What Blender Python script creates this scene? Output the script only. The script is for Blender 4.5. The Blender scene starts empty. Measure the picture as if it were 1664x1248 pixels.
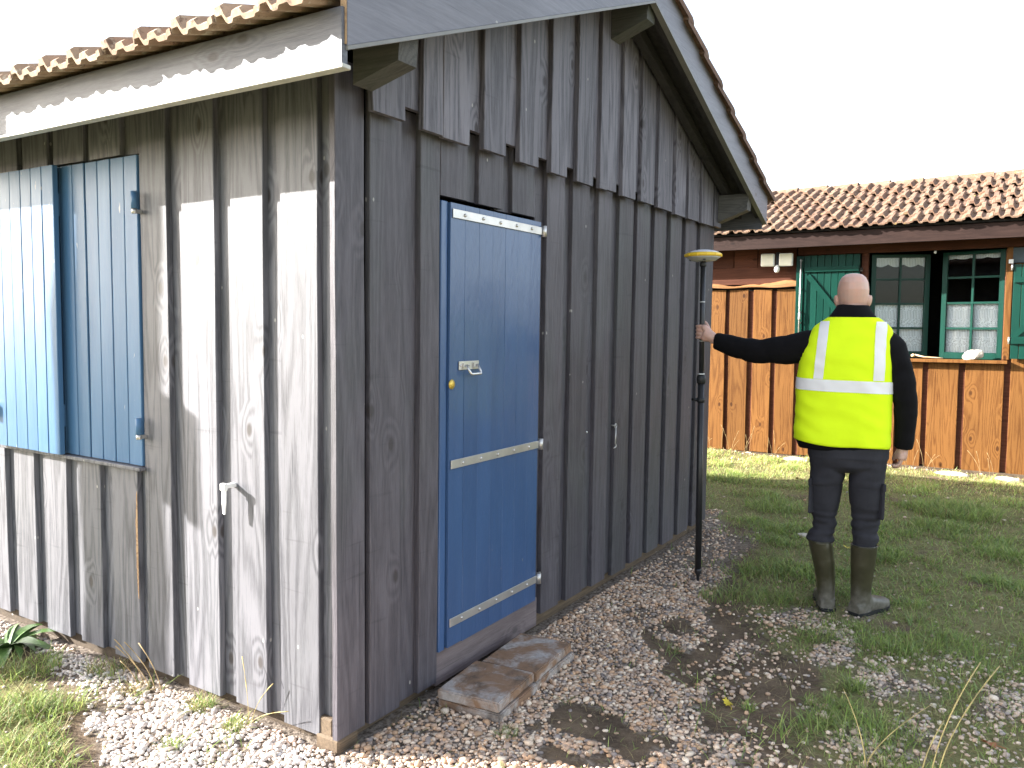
import bpy, bmesh, math, random
import numpy as np
from mathutils import Vector, Matrix, Euler, noise as mnoise

R_ = math.radians
rnd = random.Random(7)
rng = np.random.default_rng(11)
sc = bpy.context.scene
COL = sc.collection

# ------------------------------------------------------------------ camera, sky, sun, exposure
cam_d = bpy.data.cameras.new('camera')
cam = bpy.data.objects.new('camera', cam_d); COL.objects.link(cam)
cam_d.sensor_width = 36.0; cam_d.sensor_fit = 'HORIZONTAL'
cam_d.lens = 36.0*1322.8/1664.0
cam_d.clip_start = 0.05; cam_d.clip_end = 2000
cm = Matrix(((0.52967, 0.05643, -0.84632), (-0.84809, 0.05122, -0.52736), (0.01359, 0.99709, 0.07498))).to_4x4()
cm.translation = (-2.070, -1.985, 1.55)
cam.matrix_world = cm
sc.camera = cam

w = bpy.data.worlds.new('World'); sc.world = w; w.use_nodes = True
nt = w.node_tree; nt.nodes.clear()
sky = nt.nodes.new('ShaderNodeTexSky'); sky.sky_type = 'NISHITA'; sky.sun_disc = False
sky.sun_elevation = R_(22.7); sky.sun_rotation = R_(332.2)
sky.air_density = 1.0; sky.dust_density = 1.6; sky.ozone_density = 1.0; sky.altitude = 0
hs = nt.nodes.new('ShaderNodeHueSaturation'); hs.inputs['Saturation'].default_value = 0.55
bg = nt.nodes.new('ShaderNodeBackground'); bg.inputs['Strength'].default_value = 0.12
wo = nt.nodes.new('ShaderNodeOutputWorld')
nt.links.new(sky.outputs[0], hs.inputs['Color']); nt.links.new(hs.outputs[0], bg.inputs['Color'])
nt.links.new(bg.outputs[0], wo.inputs['Surface'])

sun_d = bpy.data.lights.new('sun', 'SUN'); sun_d.energy = 5.0; sun_d.angle = R_(0.53); sun_d.color = (1.0, 0.965, 0.91)
sun = bpy.data.objects.new('sun', sun_d); COL.objects.link(sun)
sun.rotation_euler = Vector((1.0, -1.9, -0.90)).to_track_quat('-Z', 'Y').to_euler()
sun.location = (-6, 8, 8)

sc.view_settings.view_transform = 'Standard'; sc.view_settings.look = 'None'
sc.view_settings.exposure = 2.3; sc.view_settings.gamma = 1.0
sc.view_settings.use_curve_mapping = False
sc.cycles.max_bounces = 7; sc.cycles.transparent_max_bounces = 12
sc.cycles.use_denoising = True

# ------------------------------------------------------------------ helpers
def link(o, parent=None):
    COL.objects.link(o)
    if parent is not None: o.parent = parent
    return o
def tag(o, label=None, cat=None, group=None, kind=None):
    if label: o['label'] = label
    if cat: o['category'] = cat
    if group: o['group'] = group
    if kind: o['kind'] = kind
    return o
def empty(name, loc=(0, 0, 0), rot=(0, 0, 0)):
    o = bpy.data.objects.new(name, None); o.location = loc; o.rotation_euler = rot
    o.empty_display_size = 0.1
    return link(o)
def mesh_data(name, verts, faces, mat=None, smooth=False):
    me = bpy.data.meshes.new(name); me.from_pydata([tuple(v) for v in verts], [], faces)
    if mat: me.materials.append(mat)
    if smooth: me.polygons.foreach_set('use_smooth', [True]*len(me.polygons))
    me.update(); return me

class MB:
    def __init__(s): s.v = []; s.f = []; s.mi = []; s.sm = []
    def add(s, v, f, mi=0, sm=False):
        n = len(s.v); s.v += [tuple(p) for p in v]
        s.f += [tuple(i+n for i in q) for q in f]; s.mi += [mi]*len(f); s.sm += [sm]*len(f); return s
    def box(s, x0, x1, y0, y1, z0, z1, mi=0, bev=0.0, M=None):
        if bev <= 0:
            v = [(x, y, z) for z in (z0, z1) for y in (y0, y1) for x in (x0, x1)]
            f = [(0, 2, 3, 1), (4, 5, 7, 6), (0, 1, 5, 4), (2, 6, 7, 3), (0, 4, 6, 2), (1, 3, 7, 5)]
        else:
            b = bmesh.new(); bmesh.ops.create_cube(b, size=1)
            for p in b.verts:
                p.co = Vector(((x0+x1)/2+p.co.x*(x1-x0), (y0+y1)/2+p.co.y*(y1-y0), (z0+z1)/2+p.co.z*(z1-z0)))
            bmesh.ops.bevel(b, geom=list(b.edges), offset=bev, segments=1, affect='EDGES', profile=0.5)
            b.verts.index_update()
            v = [p.co.copy() for p in b.verts]; f = [tuple(q.index for q in fc.verts) for fc in b.faces]; b.free()
        if M is not None: v = [M @ Vector(p) for p in v]
        return s.add(v, f, mi)
    def prism(s, poly, axis, a0, a1, mi=0):
        """poly in the two other axes (kept order), extruded a0..a1 along axis"""
        def P(p, a):
            if axis == 'x': return (a, p[0], p[1])
            if axis == 'y': return (p[0], a, p[1])
            return (p[0], p[1], a)
        n = len(poly)
        v = [P(p, a0) for p in poly]+[P(p, a1) for p in poly]
        f = [tuple(range(n)), tuple(range(2*n-1, n-1, -1))]+[(i, i+n, (i+1) % n+n, (i+1) % n) for i in range(n)]
        s.add(v, f, mi); s._fix = True; return s
    def tube(s, pts, rad, seg=8, mi=0, sm=True, cap=True):
        pts = [Vector(p) for p in pts]; n = len(pts)
        if not hasattr(rad, '__len__'): rad = [rad]*n
        v = []; f = []
        t0 = (pts[1]-pts[0]).normalized()
        up = Vector((0, 0, 1)) if abs(t0.z) < 0.9 else Vector((1, 0, 0))
        a = t0.cross(up).normalized()
        for i, p in enumerate(pts):
            t = (pts[min(i+1, n-1)]-pts[max(i-1, 0)]).normalized()
            a = (a-t*a.dot(t)).normalized(); b = t.cross(a)
            for k in range(seg):
                th = 2*math.pi*k/seg
                v.append(p+(a*math.cos(th)+b*math.sin(th))*rad[i])
        for i in range(n-1):
            for k in range(seg):
                k2 = (k+1) % seg
                f.append((i*seg+k, i*seg+k2, (i+1)*seg+k2, (i+1)*seg+k))
        s.add(v, f, mi, sm)
        if cap:
            m = len(s.v)-len(v)
            s.f.append(tuple(m+k for k in range(seg-1, -1, -1))); s.mi.append(mi); s.sm.append(False)
            s.f.append(tuple(m+(n-1)*seg+k for k in range(seg))); s.mi.append(mi); s.sm.append(False)
        return s
    def lathe(s, prof, seg=20, c=(0, 0, 0), mi=0, axis='z'):
        v = []; f = []
        for r, h in prof:
            for k in range(seg):
                th = 2*math.pi*k/seg; x, y = r*math.cos(th), r*math.sin(th)
                if axis == 'z': v.append((c[0]+x, c[1]+y, c[2]+h))
                elif axis == 'y': v.append((c[0]+x, c[1]+h, c[2]+y))
                else: v.append((c[0]+h, c[1]+x, c[2]+y))
        n = len(prof)
        for i in range(n-1):
            for k in range(seg):
                k2 = (k+1) % seg
                f.append((i*seg+k, i*seg+k2, (i+1)*seg+k2, (i+1)*seg+k))
        f.append(tuple(range(seg-1, -1, -1))); f.append(tuple((n-1)*seg+k for k in range(seg)))
        return s.add(v, f, mi, True)
    def data(s, name, mats):
        me = bpy.data.meshes.new(name); me.from_pydata(s.v, [], s.f)
        for m in (mats if isinstance(mats, (list, tuple)) else [mats]): me.materials.append(m)
        me.polygons.foreach_set('material_index', s.mi); me.polygons.foreach_set('use_smooth', s.sm)
        b = bmesh.new(); b.from_mesh(me); bmesh.ops.recalc_face_normals(b, faces=b.faces); b.to_mesh(me); b.free()
        me.update(); return me
    def build(s, name, mats, parent=None, loc=None, rot=None):
        o = bpy.data.objects.new(name, s.data(name, mats))
        if loc is not None: o.location = loc
        if rot is not None: o.rotation_euler = rot
        return link(o, parent)
def inst(name, me, parent, loc=(0, 0, 0), rot=(0, 0, 0), scale=None):
    o = bpy.data.objects.new(name, me); o.location = loc; o.rotation_euler = rot
    if scale: o.scale = scale
    return link(o, parent)

# ------------------------------------------------------------------ material helpers
class NT:
    def __init__(s, name):
        s.m = bpy.data.materials.new(name); s.m.use_nodes = True
        s.t = s.m.node_tree; s.b = s.t.nodes['Principled BSDF']; s.out = s.t.nodes['Material Output']
    def n(s, typ, **kw):
        x = s.t.nodes.new(typ)
        for k, v in kw.items(): setattr(x, k, v)
        return x
    def l(s, a, b): s.t.links.new(a, b)
    def setin(s, node, key, val):
        if hasattr(val, 'is_output') or hasattr(val, 'links'): s.l(val, node.inputs[key])
        else: node.inputs[key].default_value = val
    def math(s, op, a, b=0.0, c=None):
        x = s.n('ShaderNodeMath', operation=op); s.setin(x, 0, a); s.setin(x, 1, b)
        if c is not None: s.setin(x, 2, c)
        return x.outputs[0]
    def coord(s, scale=(1, 1, 1), rand=True, what='Object', spread=37.0):
        tc = s.n('ShaderNodeTexCoord'); v = tc.outputs[what]
        if rand:
            oi = s.n('ShaderNodeObjectInfo')
            va = s.n('ShaderNodeVectorMath', operation='MULTIPLY'); s.l(oi.outputs['Random'], va.inputs[0]); va.inputs[1].default_value = (spread, spread*.7, spread*1.3)
            ad = s.n('ShaderNodeVectorMath', operation='ADD'); s.l(v, ad.inputs[0]); s.l(va.outputs[0], ad.inputs[1]); v = ad.outputs[0]
        mu = s.n('ShaderNodeVectorMath', operation='MULTIPLY'); s.l(v, mu.inputs[0]); mu.inputs[1].default_value = scale
        return mu.outputs[0]
    def noise(s, vec, scale=1.0, detail=4.0, rough=0.55, dist=0.0):
        x = s.n('ShaderNodeTexNoise'); s.l(vec, x.inputs['Vector'])
        x.inputs['Scale'].default_value = scale; x.inputs['Detail'].default_value = detail
        x.inputs['Roughness'].default_value = rough; x.inputs['Distortion'].default_value = dist
        return x.outputs['Fac']
    def voro(s, vec, scale=1.0, feature='F1', rand=1.0):
        x = s.n('ShaderNodeTexVoronoi', feature=feature); s.l(vec, x.inputs['Vector']); x.inputs['Scale'].default_value = scale
        x.inputs['Randomness'].default_value = rand
        return x
    def ramp(s, fac, stops, interp='LINEAR'):
        x = s.n('ShaderNodeValToRGB'); s.l(fac, x.inputs[0]); cr = x.color_ramp; cr.interpolation = interp
        while len(cr.elements) < len(stops): cr.elements.new(0.5)
        for e, (p, c) in zip(cr.elements, stops):
            e.position = p; e.color = (c, c, c, 1) if not hasattr(c, '__len__') else tuple(c)+(1,)
        return x.outputs[0]
    def mix(s, fac, a, b, blend='MIX'):
        x = s.n('ShaderNodeMix', data_type='RGBA', blend_type=blend)
        s.setin(x, 0, fac)
        for i, v in ((6, a), (7, b)):
            if hasattr(v, 'links'): s.l(v, x.inputs[i])
            else: x.inputs[i].default_value = tuple(v)+(1,) if len(v) == 3 else v
        return x.outputs[2]
    def rand(s): return s.n('ShaderNodeObjectInfo').outputs['Random']
    def bump(s, h, strength=0.3, dist=0.01):
        x = s.n('ShaderNodeBump'); x.inputs['Strength'].default_value = strength; x.inputs['Distance'].default_value = dist
        s.l(h, x.inputs['Height']); s.l(x.outputs[0], s.b.inputs['Normal'])
    def base(s, c, rough=0.6, spec=None, metal=None):
        s.setin(s.b, 'Base Color', c if not isinstance(c, tuple) else c+(1,))
        s.setin(s.b, 'Roughness', rough)
        if spec is not None: s.b.inputs['Specular IOR Level'].default_value = spec
        if metal is not None: s.b.inputs['Metallic'].default_value = metal
        return s.m

def wood(name, dark, light, knot, axis='z', grain=0.5, rough=0.65, spec=0.4, spots=0.0, var=0.25, green=0.0, bump=0.35, saw=0.0, worn=None, wear=0.0):
    m = NT(name)
    st = {'z': (1, 1, .07), 'y': (1, .07, 1), 'x': (.07, 1, 1)}[axis]
    c = m.coord(); cs = m.coord(st)
    # in-plane coordinates: across and along the grain
    sx = m.n('ShaderNodeSeparateXYZ'); m.l(c, sx.inputs[0])
    uu = m.math('ADD', sx.outputs[0], sx.outputs[1]); vv = sx.outputs[2]
    cr, al = (uu, vv) if axis == 'z' else (vv, uu)
    def flat(a, b_, feature='F1'):
        k = m.n('ShaderNodeCombineXYZ'); m.l(m.math('MULTIPLY', cr, a), k.inputs[0]); m.l(m.math('MULTIPLY', al, b_), k.inputs[1])
        x = m.n('ShaderNodeTexVoronoi', feature=feature, voronoi_dimensions='2D'); m.l(k.outputs[0], x.inputs['Vector']); x.inputs['Scale'].default_value = 1.0
        return x
    kv = flat(4.6, 2.6)
    kkeep = m.math('GREATER_THAN', m.math('FRACT', m.math('MULTIPLY', kv.outputs['Color'], 5.31)), .68)
    near = m.math('MULTIPLY', m.ramp(kv.outputs['Distance'], [(.03, 1.0), (.30, 0.0)]), kkeep)
    # cathedral grain: contour lines of a stretched noise, bent round the knots
    low = m.noise(cs, 7.0, 2.0, .5, .4)
    rings = m.math('SINE', m.math('ADD', m.math('MULTIPLY', low, 70.0), m.math('MULTIPLY', near, 14.0)))
    rings = m.math('MULTIPLY_ADD', rings, .5, .5)
    fine = m.noise(cs, 170.0, 4.0, .7)
    broad = m.noise(cs, 16.0, 4.0, .65)
    g = m.math('ADD', m.math('MULTIPLY', rings, .34*grain), m.math('ADD', m.math('MULTIPLY', fine, .85), m.math('MULTIPLY', broad, .5)))
    fac = m.ramp(g, [(.50, 0.0), (.98, 1.0)])
    col = m.mix(fac, dark, light)
    # drying cracks along the grain
    crk = m.ramp(m.noise(m.coord(tuple(1 if q == 1 else .018 for q in st), spread=53.0), 95.0, 2.0, .5), [(.27, 1.0), (.31, 0.0)])
    col = m.mix(m.math('MULTIPLY', crk, .55), col, tuple(q*.35 for q in dark))
    kd = m.math('MULTIPLY', m.ramp(kv.outputs['Distance'], [(.045, 1.0), (.085, 0.0)]), kkeep)
    col = m.mix(m.math('MULTIPLY', kd, .8), col, knot)
    # board to board tone
    tone = m.math('MULTIPLY_ADD', m.rand(), 2*var, 1-var)
    tn = m.math('MULTIPLY', tone, m.math('MULTIPLY_ADD', m.noise(c, 1.7, 3.0), .5, .75))
    x = m.n('ShaderNodeVectorMath', operation='SCALE'); m.l(col, x.inputs[0]); m.l(tn, x.inputs['Scale']); col = x.outputs[0]
    if worn is not None:
        wn = m.ramp(m.noise(cs, 9.0, 4.0, .65), [(.60-wear, 0.0), (.78-wear, 1.0)])
        col = m.mix(m.math('MULTIPLY', wn, .8), col, worn)
    if green:
        gn = m.ramp(m.noise(m.coord((1, 1, .35)), 3.0, 4.0), [(.48, 0.0), (.72, 1.0)])
        col = m.mix(m.math('MULTIPLY', gn, green), col, (.075, .10, .08))
    if spots:
        sv = flat(13.0, 8.0)
        sd = m.ramp(m.math('ADD', sv.outputs['Distance'], m.math('MULTIPLY', m.noise(c, 60, 2), .06)), [(.075, 1.0), (.10, 0.0)])
        keep = m.math('GREATER_THAN', m.math('FRACT', m.math('MULTIPLY', sv.outputs['Color'], 7.13)), 1-spots)
        col = m.mix(m.math('MULTIPLY', m.math('MULTIPLY', sd, keep), .8), col, (.36, .345, .32))
    h = m.math('ADD', m.math('MULTIPLY', fine, .8), m.math('MULTIPLY', rings, .12))
    if saw:
        sw = m.noise(m.coord((.4, .4, 6.0)), 7.0, 2.0, .5)
        h = m.math('ADD', h, m.math('MULTIPLY', sw, saw))
        nk = m.ramp(sw, [(.24, .80), (.33, 1.0)])
        xx = m.n('ShaderNodeVectorMath', operation='MULTIPLY'); m.l(col, xx.inputs[0]); m.l(nk, xx.inputs[1]); col = xx.outputs[0]
    m.bump(h, bump, .004)
    return m.base(col, rough, spec)

def paint(name, c, c2, rough=0.35, bump=0.15, spec=.5, scale=(9, 9, 1.2), chips=None, chip_amt=0.0, var=.08):
    m = NT(name); v = m.coord(scale)
    n = m.noise(v, 1.0, 5.0, .6)
    col = m.mix(m.ramp(n, [(.3, 0.0), (.7, 1.0)]), c, c2)
    tone = m.math('MULTIPLY_ADD', m.rand(), 2*var, 1-var)
    x = m.n('ShaderNodeVectorMath', operation='SCALE'); m.l(col, x.inputs[0]); m.l(tone, x.inputs['Scale']); col = x.outputs[0]
    if chips:
        cn = m.ramp(m.noise(m.coord((1, 1, .25)), 38.0, 3.0, .6), [(.70-chip_amt, 0.0), (.74-chip_amt, 1.0)])
        col = m.mix(cn, col, chips)
    m.bump(m.math('ADD', m.noise(m.coord((1, 1, .3)), 26.0, 3.0, .6), m.math('MULTIPLY', n, .6)), bump, .006)
    return m.base(col, rough, spec)

def plain(name, c, rough=.5, metal=0.0, spec=.5, nscale=14.0, amt=.25, bump=0.0):
    m = NT(name); n = m.noise(m.coord(), nscale, 4.0, .6)
    lo = tuple(q*(1-amt) for q in c); hi = tuple(min(1, q*(1+amt)) for q in c)
    col = m.mix(m.ramp(n, [(.3, 0.0), (.7, 1.0)]), lo, hi)
    if bump: m.bump(m.noise(m.coord(), nscale*6, 3.0), bump, .004)
    return m.base(col, rough, spec, metal)

M = {}
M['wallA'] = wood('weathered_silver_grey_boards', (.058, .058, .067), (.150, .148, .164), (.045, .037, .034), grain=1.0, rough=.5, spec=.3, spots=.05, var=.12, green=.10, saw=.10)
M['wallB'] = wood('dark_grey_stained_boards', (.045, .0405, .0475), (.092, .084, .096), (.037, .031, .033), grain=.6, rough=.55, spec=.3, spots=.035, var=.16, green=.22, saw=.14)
M['gable'] = wood('grey_stained_gable_boards', (.050, .047, .057), (.150, .141, .162), (.042, .036, .038), grain=1.0, rough=.58, spec=.3, spots=.02, var=.16, saw=.12)
M['fascia'] = wood('grey_painted_eave_boards', (.060, .062, .076), (.115, .117, .136), (.048, .042, .04), axis='y', grain=.8, rough=.5, var=.05, spots=.03)
M['barge'] = wood('grey_painted_barge_boards', (.115, .113, .135), (.175, .172, .20), (.10, .09, .09), axis='x', grain=.4, rough=.5, var=.05, spots=.03, bump=.15)
M['beam'] = wood('dark_beam_wood', (.045, .045, .042), (.10, .095, .09), (.03, .025, .02), axis='y', grain=.6, rough=.7, var=.1, green=.3)
M['endgrain'] = wood('raw_end_grain', (.20, .11, .06), (.42, .27, .15), (.1, .06, .03), axis='x', grain=1.0, rough=.8)
M['soffit'] = wood('dark_soffit_wood', (.022, .020, .022), (.045, .042, .043), (.02, .02, .02), axis='x', rough=.8)
M['plinth'] = wood('brown_plinth_beam', (.055, .038, .024), (.13, .092, .058), (.04, .03, .02), axis='x', rough=.85, spots=.3, grain=.4)
M['sillwood'] = wood('purple_grey_threshold', (.085, .066, .068), (.16, .13, .13), (.06, .05, .05), axis='x', rough=.6)
M['door'] = paint('glossy_blue_door_paint', (.036, .076, .172), (.045, .094, .205), rough=.30, bump=.5, spec=.38, chips=(.25, .22, .2), chip_amt=-.04)
for k_, v_ in (('Coat Weight', .15), ('Coat Roughness', .14), ('Coat IOR', 1.55)): M['door'].node_tree.nodes['Principled BSDF'].inputs[k_].default_value = v_
M['shutter'] = paint('faded_blue_shutter_paint', (.048, .118, .225), (.074, .158, .275), rough=.38, bump=.22, spec=.3, chips=(.30, .33, .36), chip_amt=-.01)
M['green'] = paint('dark_green_paint', (.002, .030, .021), (.0035, .040, .028), rough=.35, bump=.12, spec=.22)
M['hut'] = wood('orange_varnished_boards', (.080, .030, .008), (.150, .066, .019), (.036, .013, .005), grain=1.5, rough=.55, spec=.12, var=.14, bump=.5, worn=(.18, .082, .026), wear=.02)
M['hutdark'] = wood('red_brown_hut_boards', (.060, .021, .012), (.10, .036, .02), (.035, .014, .008), axis='y', grain=.7, rough=.6, spec=.12)
M['hutfascia'] = wood('brown_hut_fascia', (.017, .0095, .008), (.030, .017, .014), (.012, .007, .006), axis='y', grain=.6, rough=.6, spec=.12)
M['hutraw'] = wood('pale_waney_edge', (.16, .066, .022), (.24, .115, .045), (.09, .04, .018), axis='y', grain=.8, rough=.7)
M['steel'] = plain('galvanised_steel', (.52, .50, .48), rough=.38, metal=.75, nscale=9, amt=.15)
M['bolt'] = plain('bolt_steel', (.58, .56, .53), rough=.3, metal=.8, amt=.1)
M['brass'] = plain('brass_lock', (.62, .43, .08), rough=.35, metal=.5)
M['whitemetal'] = plain('white_lacquered_metal', (.78, .78, .76), rough=.3, amt=.08)
M['trim'] = plain('pale_drip_trim', (.42, .41, .37), rough=.45, amt=.15)
M['trim2'] = plain('grey_drip_trim', (.16, .155, .145), rough=.5, amt=.15)
M['dark'] = plain('dark_interior_lining', (.02, .018, .016), rough=.95, spec=.1)
M['concrete'] = None

# terracotta tile
def tile_mat(name, c1, c2, c3, lichen, moss):
    m = NT(name); c = m.coord()
    oi = m.rand()
    col = m.ramp(oi, [(0.0, c1), (.5, c2), (1.0, c3)])
    n = m.noise(c, 14.0, 5.0, .65)
    col = m.mix(m.ramp(n, [(.35, 0.0), (.7, .8)]), col, tuple(q*.55 for q in c2))
    ln = m.ramp(m.noise(c, 22.0, 4.0, .7), [(.56, 0.0), (.66, 1.0)])
    col = m.mix(m.math('MULTIPLY', ln, .75), col, lichen)
    yn = m.ramp(m.noise(m.coord(spread=91.0), 9.0, 4.0, .6), [(.66, 0.0), (.74, 1.0)])
    col = m.mix(m.math('MULTIPLY', yn, .7), col, (.48, .36, .05))
    dn = m.ramp(m.noise(m.coord(spread=61.0), 16.0, 5.0, .7), [(.57, 0.0), (.66, 1.0)])
    col = m.mix(m.math('MULTIPLY', dn, .85), col, moss)
    m.bump(m.noise(c, 60, 4.0, .6), .5, .004)
    return m.base(col, .85, .25)
M['tile_hut'] = tile_mat('terracotta_tiles', (.21, .118, .076), (.25, .163, .112), (.175, .096, .064), (.31, .25, .175), (.09, .057, .042))
M['tile_shed'] = tile_mat('mossy_terracotta_tiles', (.30, .19, .13), (.38, .28, .20), (.32, .20, .14), (.52, .46, .36), (.10, .06, .043))
def concrete():
    m = NT('stained_concrete'); c = m.coord(rand=False)
    n = m.noise(c, 40.0, 5.0, .7)
    col = m.mix(m.ramp(n, [(.3, 0.0), (.7, 1.0)]), (.27, .235, .21), (.47, .42, .385))
    rn = m.ramp(m.noise(m.coord(), 5.5, 5.0, .65, .6), [(.41, 0.0), (.55, 1.0)])
    col = m.mix(m.math('MULTIPLY', rn, .8), col, (.215, .105, .042))
    dn = m.ramp(m.noise(m.coord(spread=77), 8.0, 5.0, .7), [(.52, 0.0), (.66, 1.0)])
    col = m.mix(m.math('MULTIPLY', dn, .75), col, (.10, .075, .058))
    m.bump(m.math('ADD', n, m.noise(c, 9.0, 4.0)), .3, .004)
    return m.base(col, .9, .2)
M['concrete'] = concrete()

# ------------------------------------------------------------------ numpy value noise
_pt = np.random.default_rng(3).random((256, 256))
def vnoise(x, y, s):
    x = np.asarray(x)*s+91.3; y = np.asarray(y)*s+57.7
    xi = np.floor(x).astype(int); yi = np.floor(y).astype(int); fx = x-xi; fy = y-yi
    fx = fx*fx*(3-2*fx); fy = fy*fy*(3-2*fy)
    g = lambda a, b: _pt[a % 256, b % 256]
    return (g(xi, yi)*(1-fx)+g(xi+1, yi)*fx)*(1-fy)+(g(xi, yi+1)*(1-fx)+g(xi+1, yi+1)*fx)*fy
def fbm(x, y, s, o=3):
    t = 0; a = 1; n = 0
    for i in range(o): t = t+a*vnoise(x, y, s*2**i); n += a; a *= .5
    return t/n
def sstep(a, b, x): t = np.clip((x-a)/(b-a), 0, 1); return t*t*(3-2*t)
def gz(x, y):
    """ground height"""
    x = np.asarray(x, float); y = np.asarray(y, float)
    far = sstep(3.0, 7.5, x)*.035
    h = (fbm(x, y, 1.3)-.5)*.035+far
    near = np.minimum(np.abs(x)+np.where(y < 0, 9, 0), np.abs(y)+np.where((x < 0) | (x > 4), 9, 0))
    return h*np.clip(.35+near*.6, 0, 1)
YB = ([-.1, .0, .7, 1.2, 1.8, 2.6, 4.0, 4.4], [-2.6, -1.75, -1.32, -1.05, -.82, -.48, -.17, .0])
XB = ([-3, 0, .5, .8, 1.1, 1.35, 1.6, 2.2, 3], [-2.0, -.80, -.62, -.45, -.28, -.17, -.10, -.05, -.02])
BLOBS = [(1.76, -1.53, .20, .09, .60), (1.72, -1.70, .16, .08, .58), (2.08, -1.79, .26, .08, .52), (2.05, -1.22, .34, .16, .62), (2.35, -1.05, .28, .12, .55),
         (1.25, -1.72, .22, .10, .52), (1.05, -1.55, .20, .12, .55), (2.65, -1.32, .22, .1, .45), (3.6, -.35, .5, .12, .45), (1.9, -2.0, .25, .1, .5), (3.3, -.8, .25, .08, .38), (1.75, -1.0, .3, .12, .6)]
def gravel_mask(x, y):
    x = np.asarray(x, float); y = np.asarray(y, float)
    wob = (fbm(x, y, 2.2)-.5)*.55
    g = np.where(x > -.02, sstep(-.18, .12, y-np.interp(x, *YB)+wob*.8), sstep(-.15, .1, x-np.interp(y, *XB)+wob*.6))
    g = np.where((x > 4.5), .45*sstep(7.30, 7.60, x+wob*.5), g)
    for bx, by, rx, ry, wgt in BLOBS:
        dd = ((x-bx)/rx)**2+((y-by)/ry)**2
        g = np.maximum(g, wgt*sstep(2.2, .3, dd+wob*2.5))
    # bare dark earth blotches in it
    soil = sstep(.56, .68, fbm(x+5, y-3, 3.1)+(fbm(x, y, 11.0)-.5)*.28)*sstep(-.25, -.7, y)+.6*sstep(.62, .70, fbm(x-8, y+2, 4.3))
    dirt = sstep(1.7, .4, ((x-1.42)/.42)**2+((y+1.16)/.20)**2+wob*1.6+(fbm(x, y, 9.0)-.5)*2.2)
    g = g*(1-.9*np.clip(soil, 0, 1))*(1-.95*dirt)
    return np.clip(g, 0, 1)
def grass_mask(x, y):
    g = gravel_mask(x, y); n = fbm(x+3.3, y+8.1, 1.7); n2 = fbm(x-2, y+1, 5.0)
    d = (1-g)*sstep(.22, .46, n*.6+n2*.4)
    d = d*(1-.92*sstep(1.5, .5, ((x-1.42)/.42)**2+((y+1.16)/.20)**2))
    strip = np.where(x > 4.2, 1.0, 0)+np.where((x > -.02), sstep(.05, .5, np.interp(x, *YB)-y), sstep(.05, .3, np.interp(y, *XB)-x))
    d = d*np.clip(.10+strip, 0, 1)
    return np.clip(d, 0, 1)

# ------------------------------------------------------------------ ground sheet
def ground():
    fine_x = np.arange(-1.8, 8.2, .05); fine_y = np.arange(-3.4, 3.2, .05)
    far = np.array([-300, -120, -50, -25, -12, -7, -4.5, -3.5])
    xs = np.concatenate([far[:-1], [-3.5, -2.4], fine_x, [9, 11, 15, 25, 50, 120, 300]])
    ys = np.concatenate([far, fine_y, [4, 5, 7, 12, 25, 50, 120, 300]])
    X, Y = np.meshgrid(xs, ys, indexing='ij'); Z = gz(X, Y)
    Z = np.where((np.abs(X) > 12) | (np.abs(Y) > 12), 0, Z)
    nx, ny = X.shape
    v = np.stack([X.ravel(), Y.ravel(), Z.ravel()], 1)
    i, j = np.meshgrid(np.arange(nx-1), np.arange(ny-1), indexing='ij'); a = (i*ny+j).ravel()
    f = np.stack([a, a+ny, a+ny+1, a+1], 1)
    me = np_mesh('ground', v, f)
    gm = gravel_mask(X, Y).ravel(); gr = grass_mask(X, Y).ravel()
    at = me.color_attributes.new('zones', 'FLOAT_COLOR', 'POINT')
    at.data.foreach_set('color', np.stack([gm, gr, gm*0, gm*0+1], 1).astype(np.float32).ravel())
    m = NT('soil_and_gravel_bed'); c = m.coord(rand=False)
    za = m.n('ShaderNodeVertexColor', layer_name='zones'); sp = m.n('ShaderNodeSeparateColor'); m.l(za.outputs[0], sp.inputs[0])
    n1 = m.noise(c, 6.0, 6.0, .65); n2 = m.noise(c, 45.0, 5.0, .7)
    soil = m.mix(m.ramp(n1, [(.35, 0.0), (.65, 1.0)]), (.068, .048, .035), (.18, .128, .084))
    soil = m.mix(m.ramp(n2, [(.45, 0.0), (.75, .7)]), soil, (.20, .15, .10))
    grav = m.mix(m.ramp(n2, [(.4, 0.0), (.6, 1.0)]), (.095, .073, .057), (.30, .25, .205))
    grs = m.mix(m.ramp(n2, [(.35, 0.0), (.65, 1.0)]), (.13, .13, .052), (.26, .245, .105))
    jit = m.math('MULTIPLY_ADD', m.noise(c, 22.0, 5.0, .7), 1.1, -.55)
    col = m.mix(m.ramp(m.math('ADD', sp.outputs[1], jit), [(.2, 0.0), (.6, .85)]), soil, grs)
    col = m.mix(m.ramp(m.math('ADD', sp.outputs[0], jit), [(.2, 0.0), (.55, 1.0)]), col, grav)
    m.bump(m.math('ADD', n2, m.math('MULTIPLY', n1, .5)), .7, .02)
    m.base(col, .95, .15); me.materials.append(m.m)
    me.polygons.foreach_set('use_smooth', [True]*len(me.polygons))
    o = bpy.data.objects.new('ground', me); link(o); tag(o, kind='structure')
def np_mesh(name, v, f):
    me = bpy.data.meshes.new(name); v = np.asarray(v, np.float32); f = np.asarray(f, np.int32)
    k = f.shape[1]
    me.vertices.add(len(v)); me.vertices.foreach_set('co', v.ravel())
    me.loops.add(f.size); me.loops.foreach_set('vertex_index', f.ravel())
    me.polygons.add(len(f)); me.polygons.foreach_set('loop_start', np.arange(0, f.size, k, dtype=np.int32))
    me.polygons.foreach_set('loop_total', np.full(len(f), k, np.int32))
    me.update(calc_edges=True); me.validate(); return me
ground()

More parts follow.
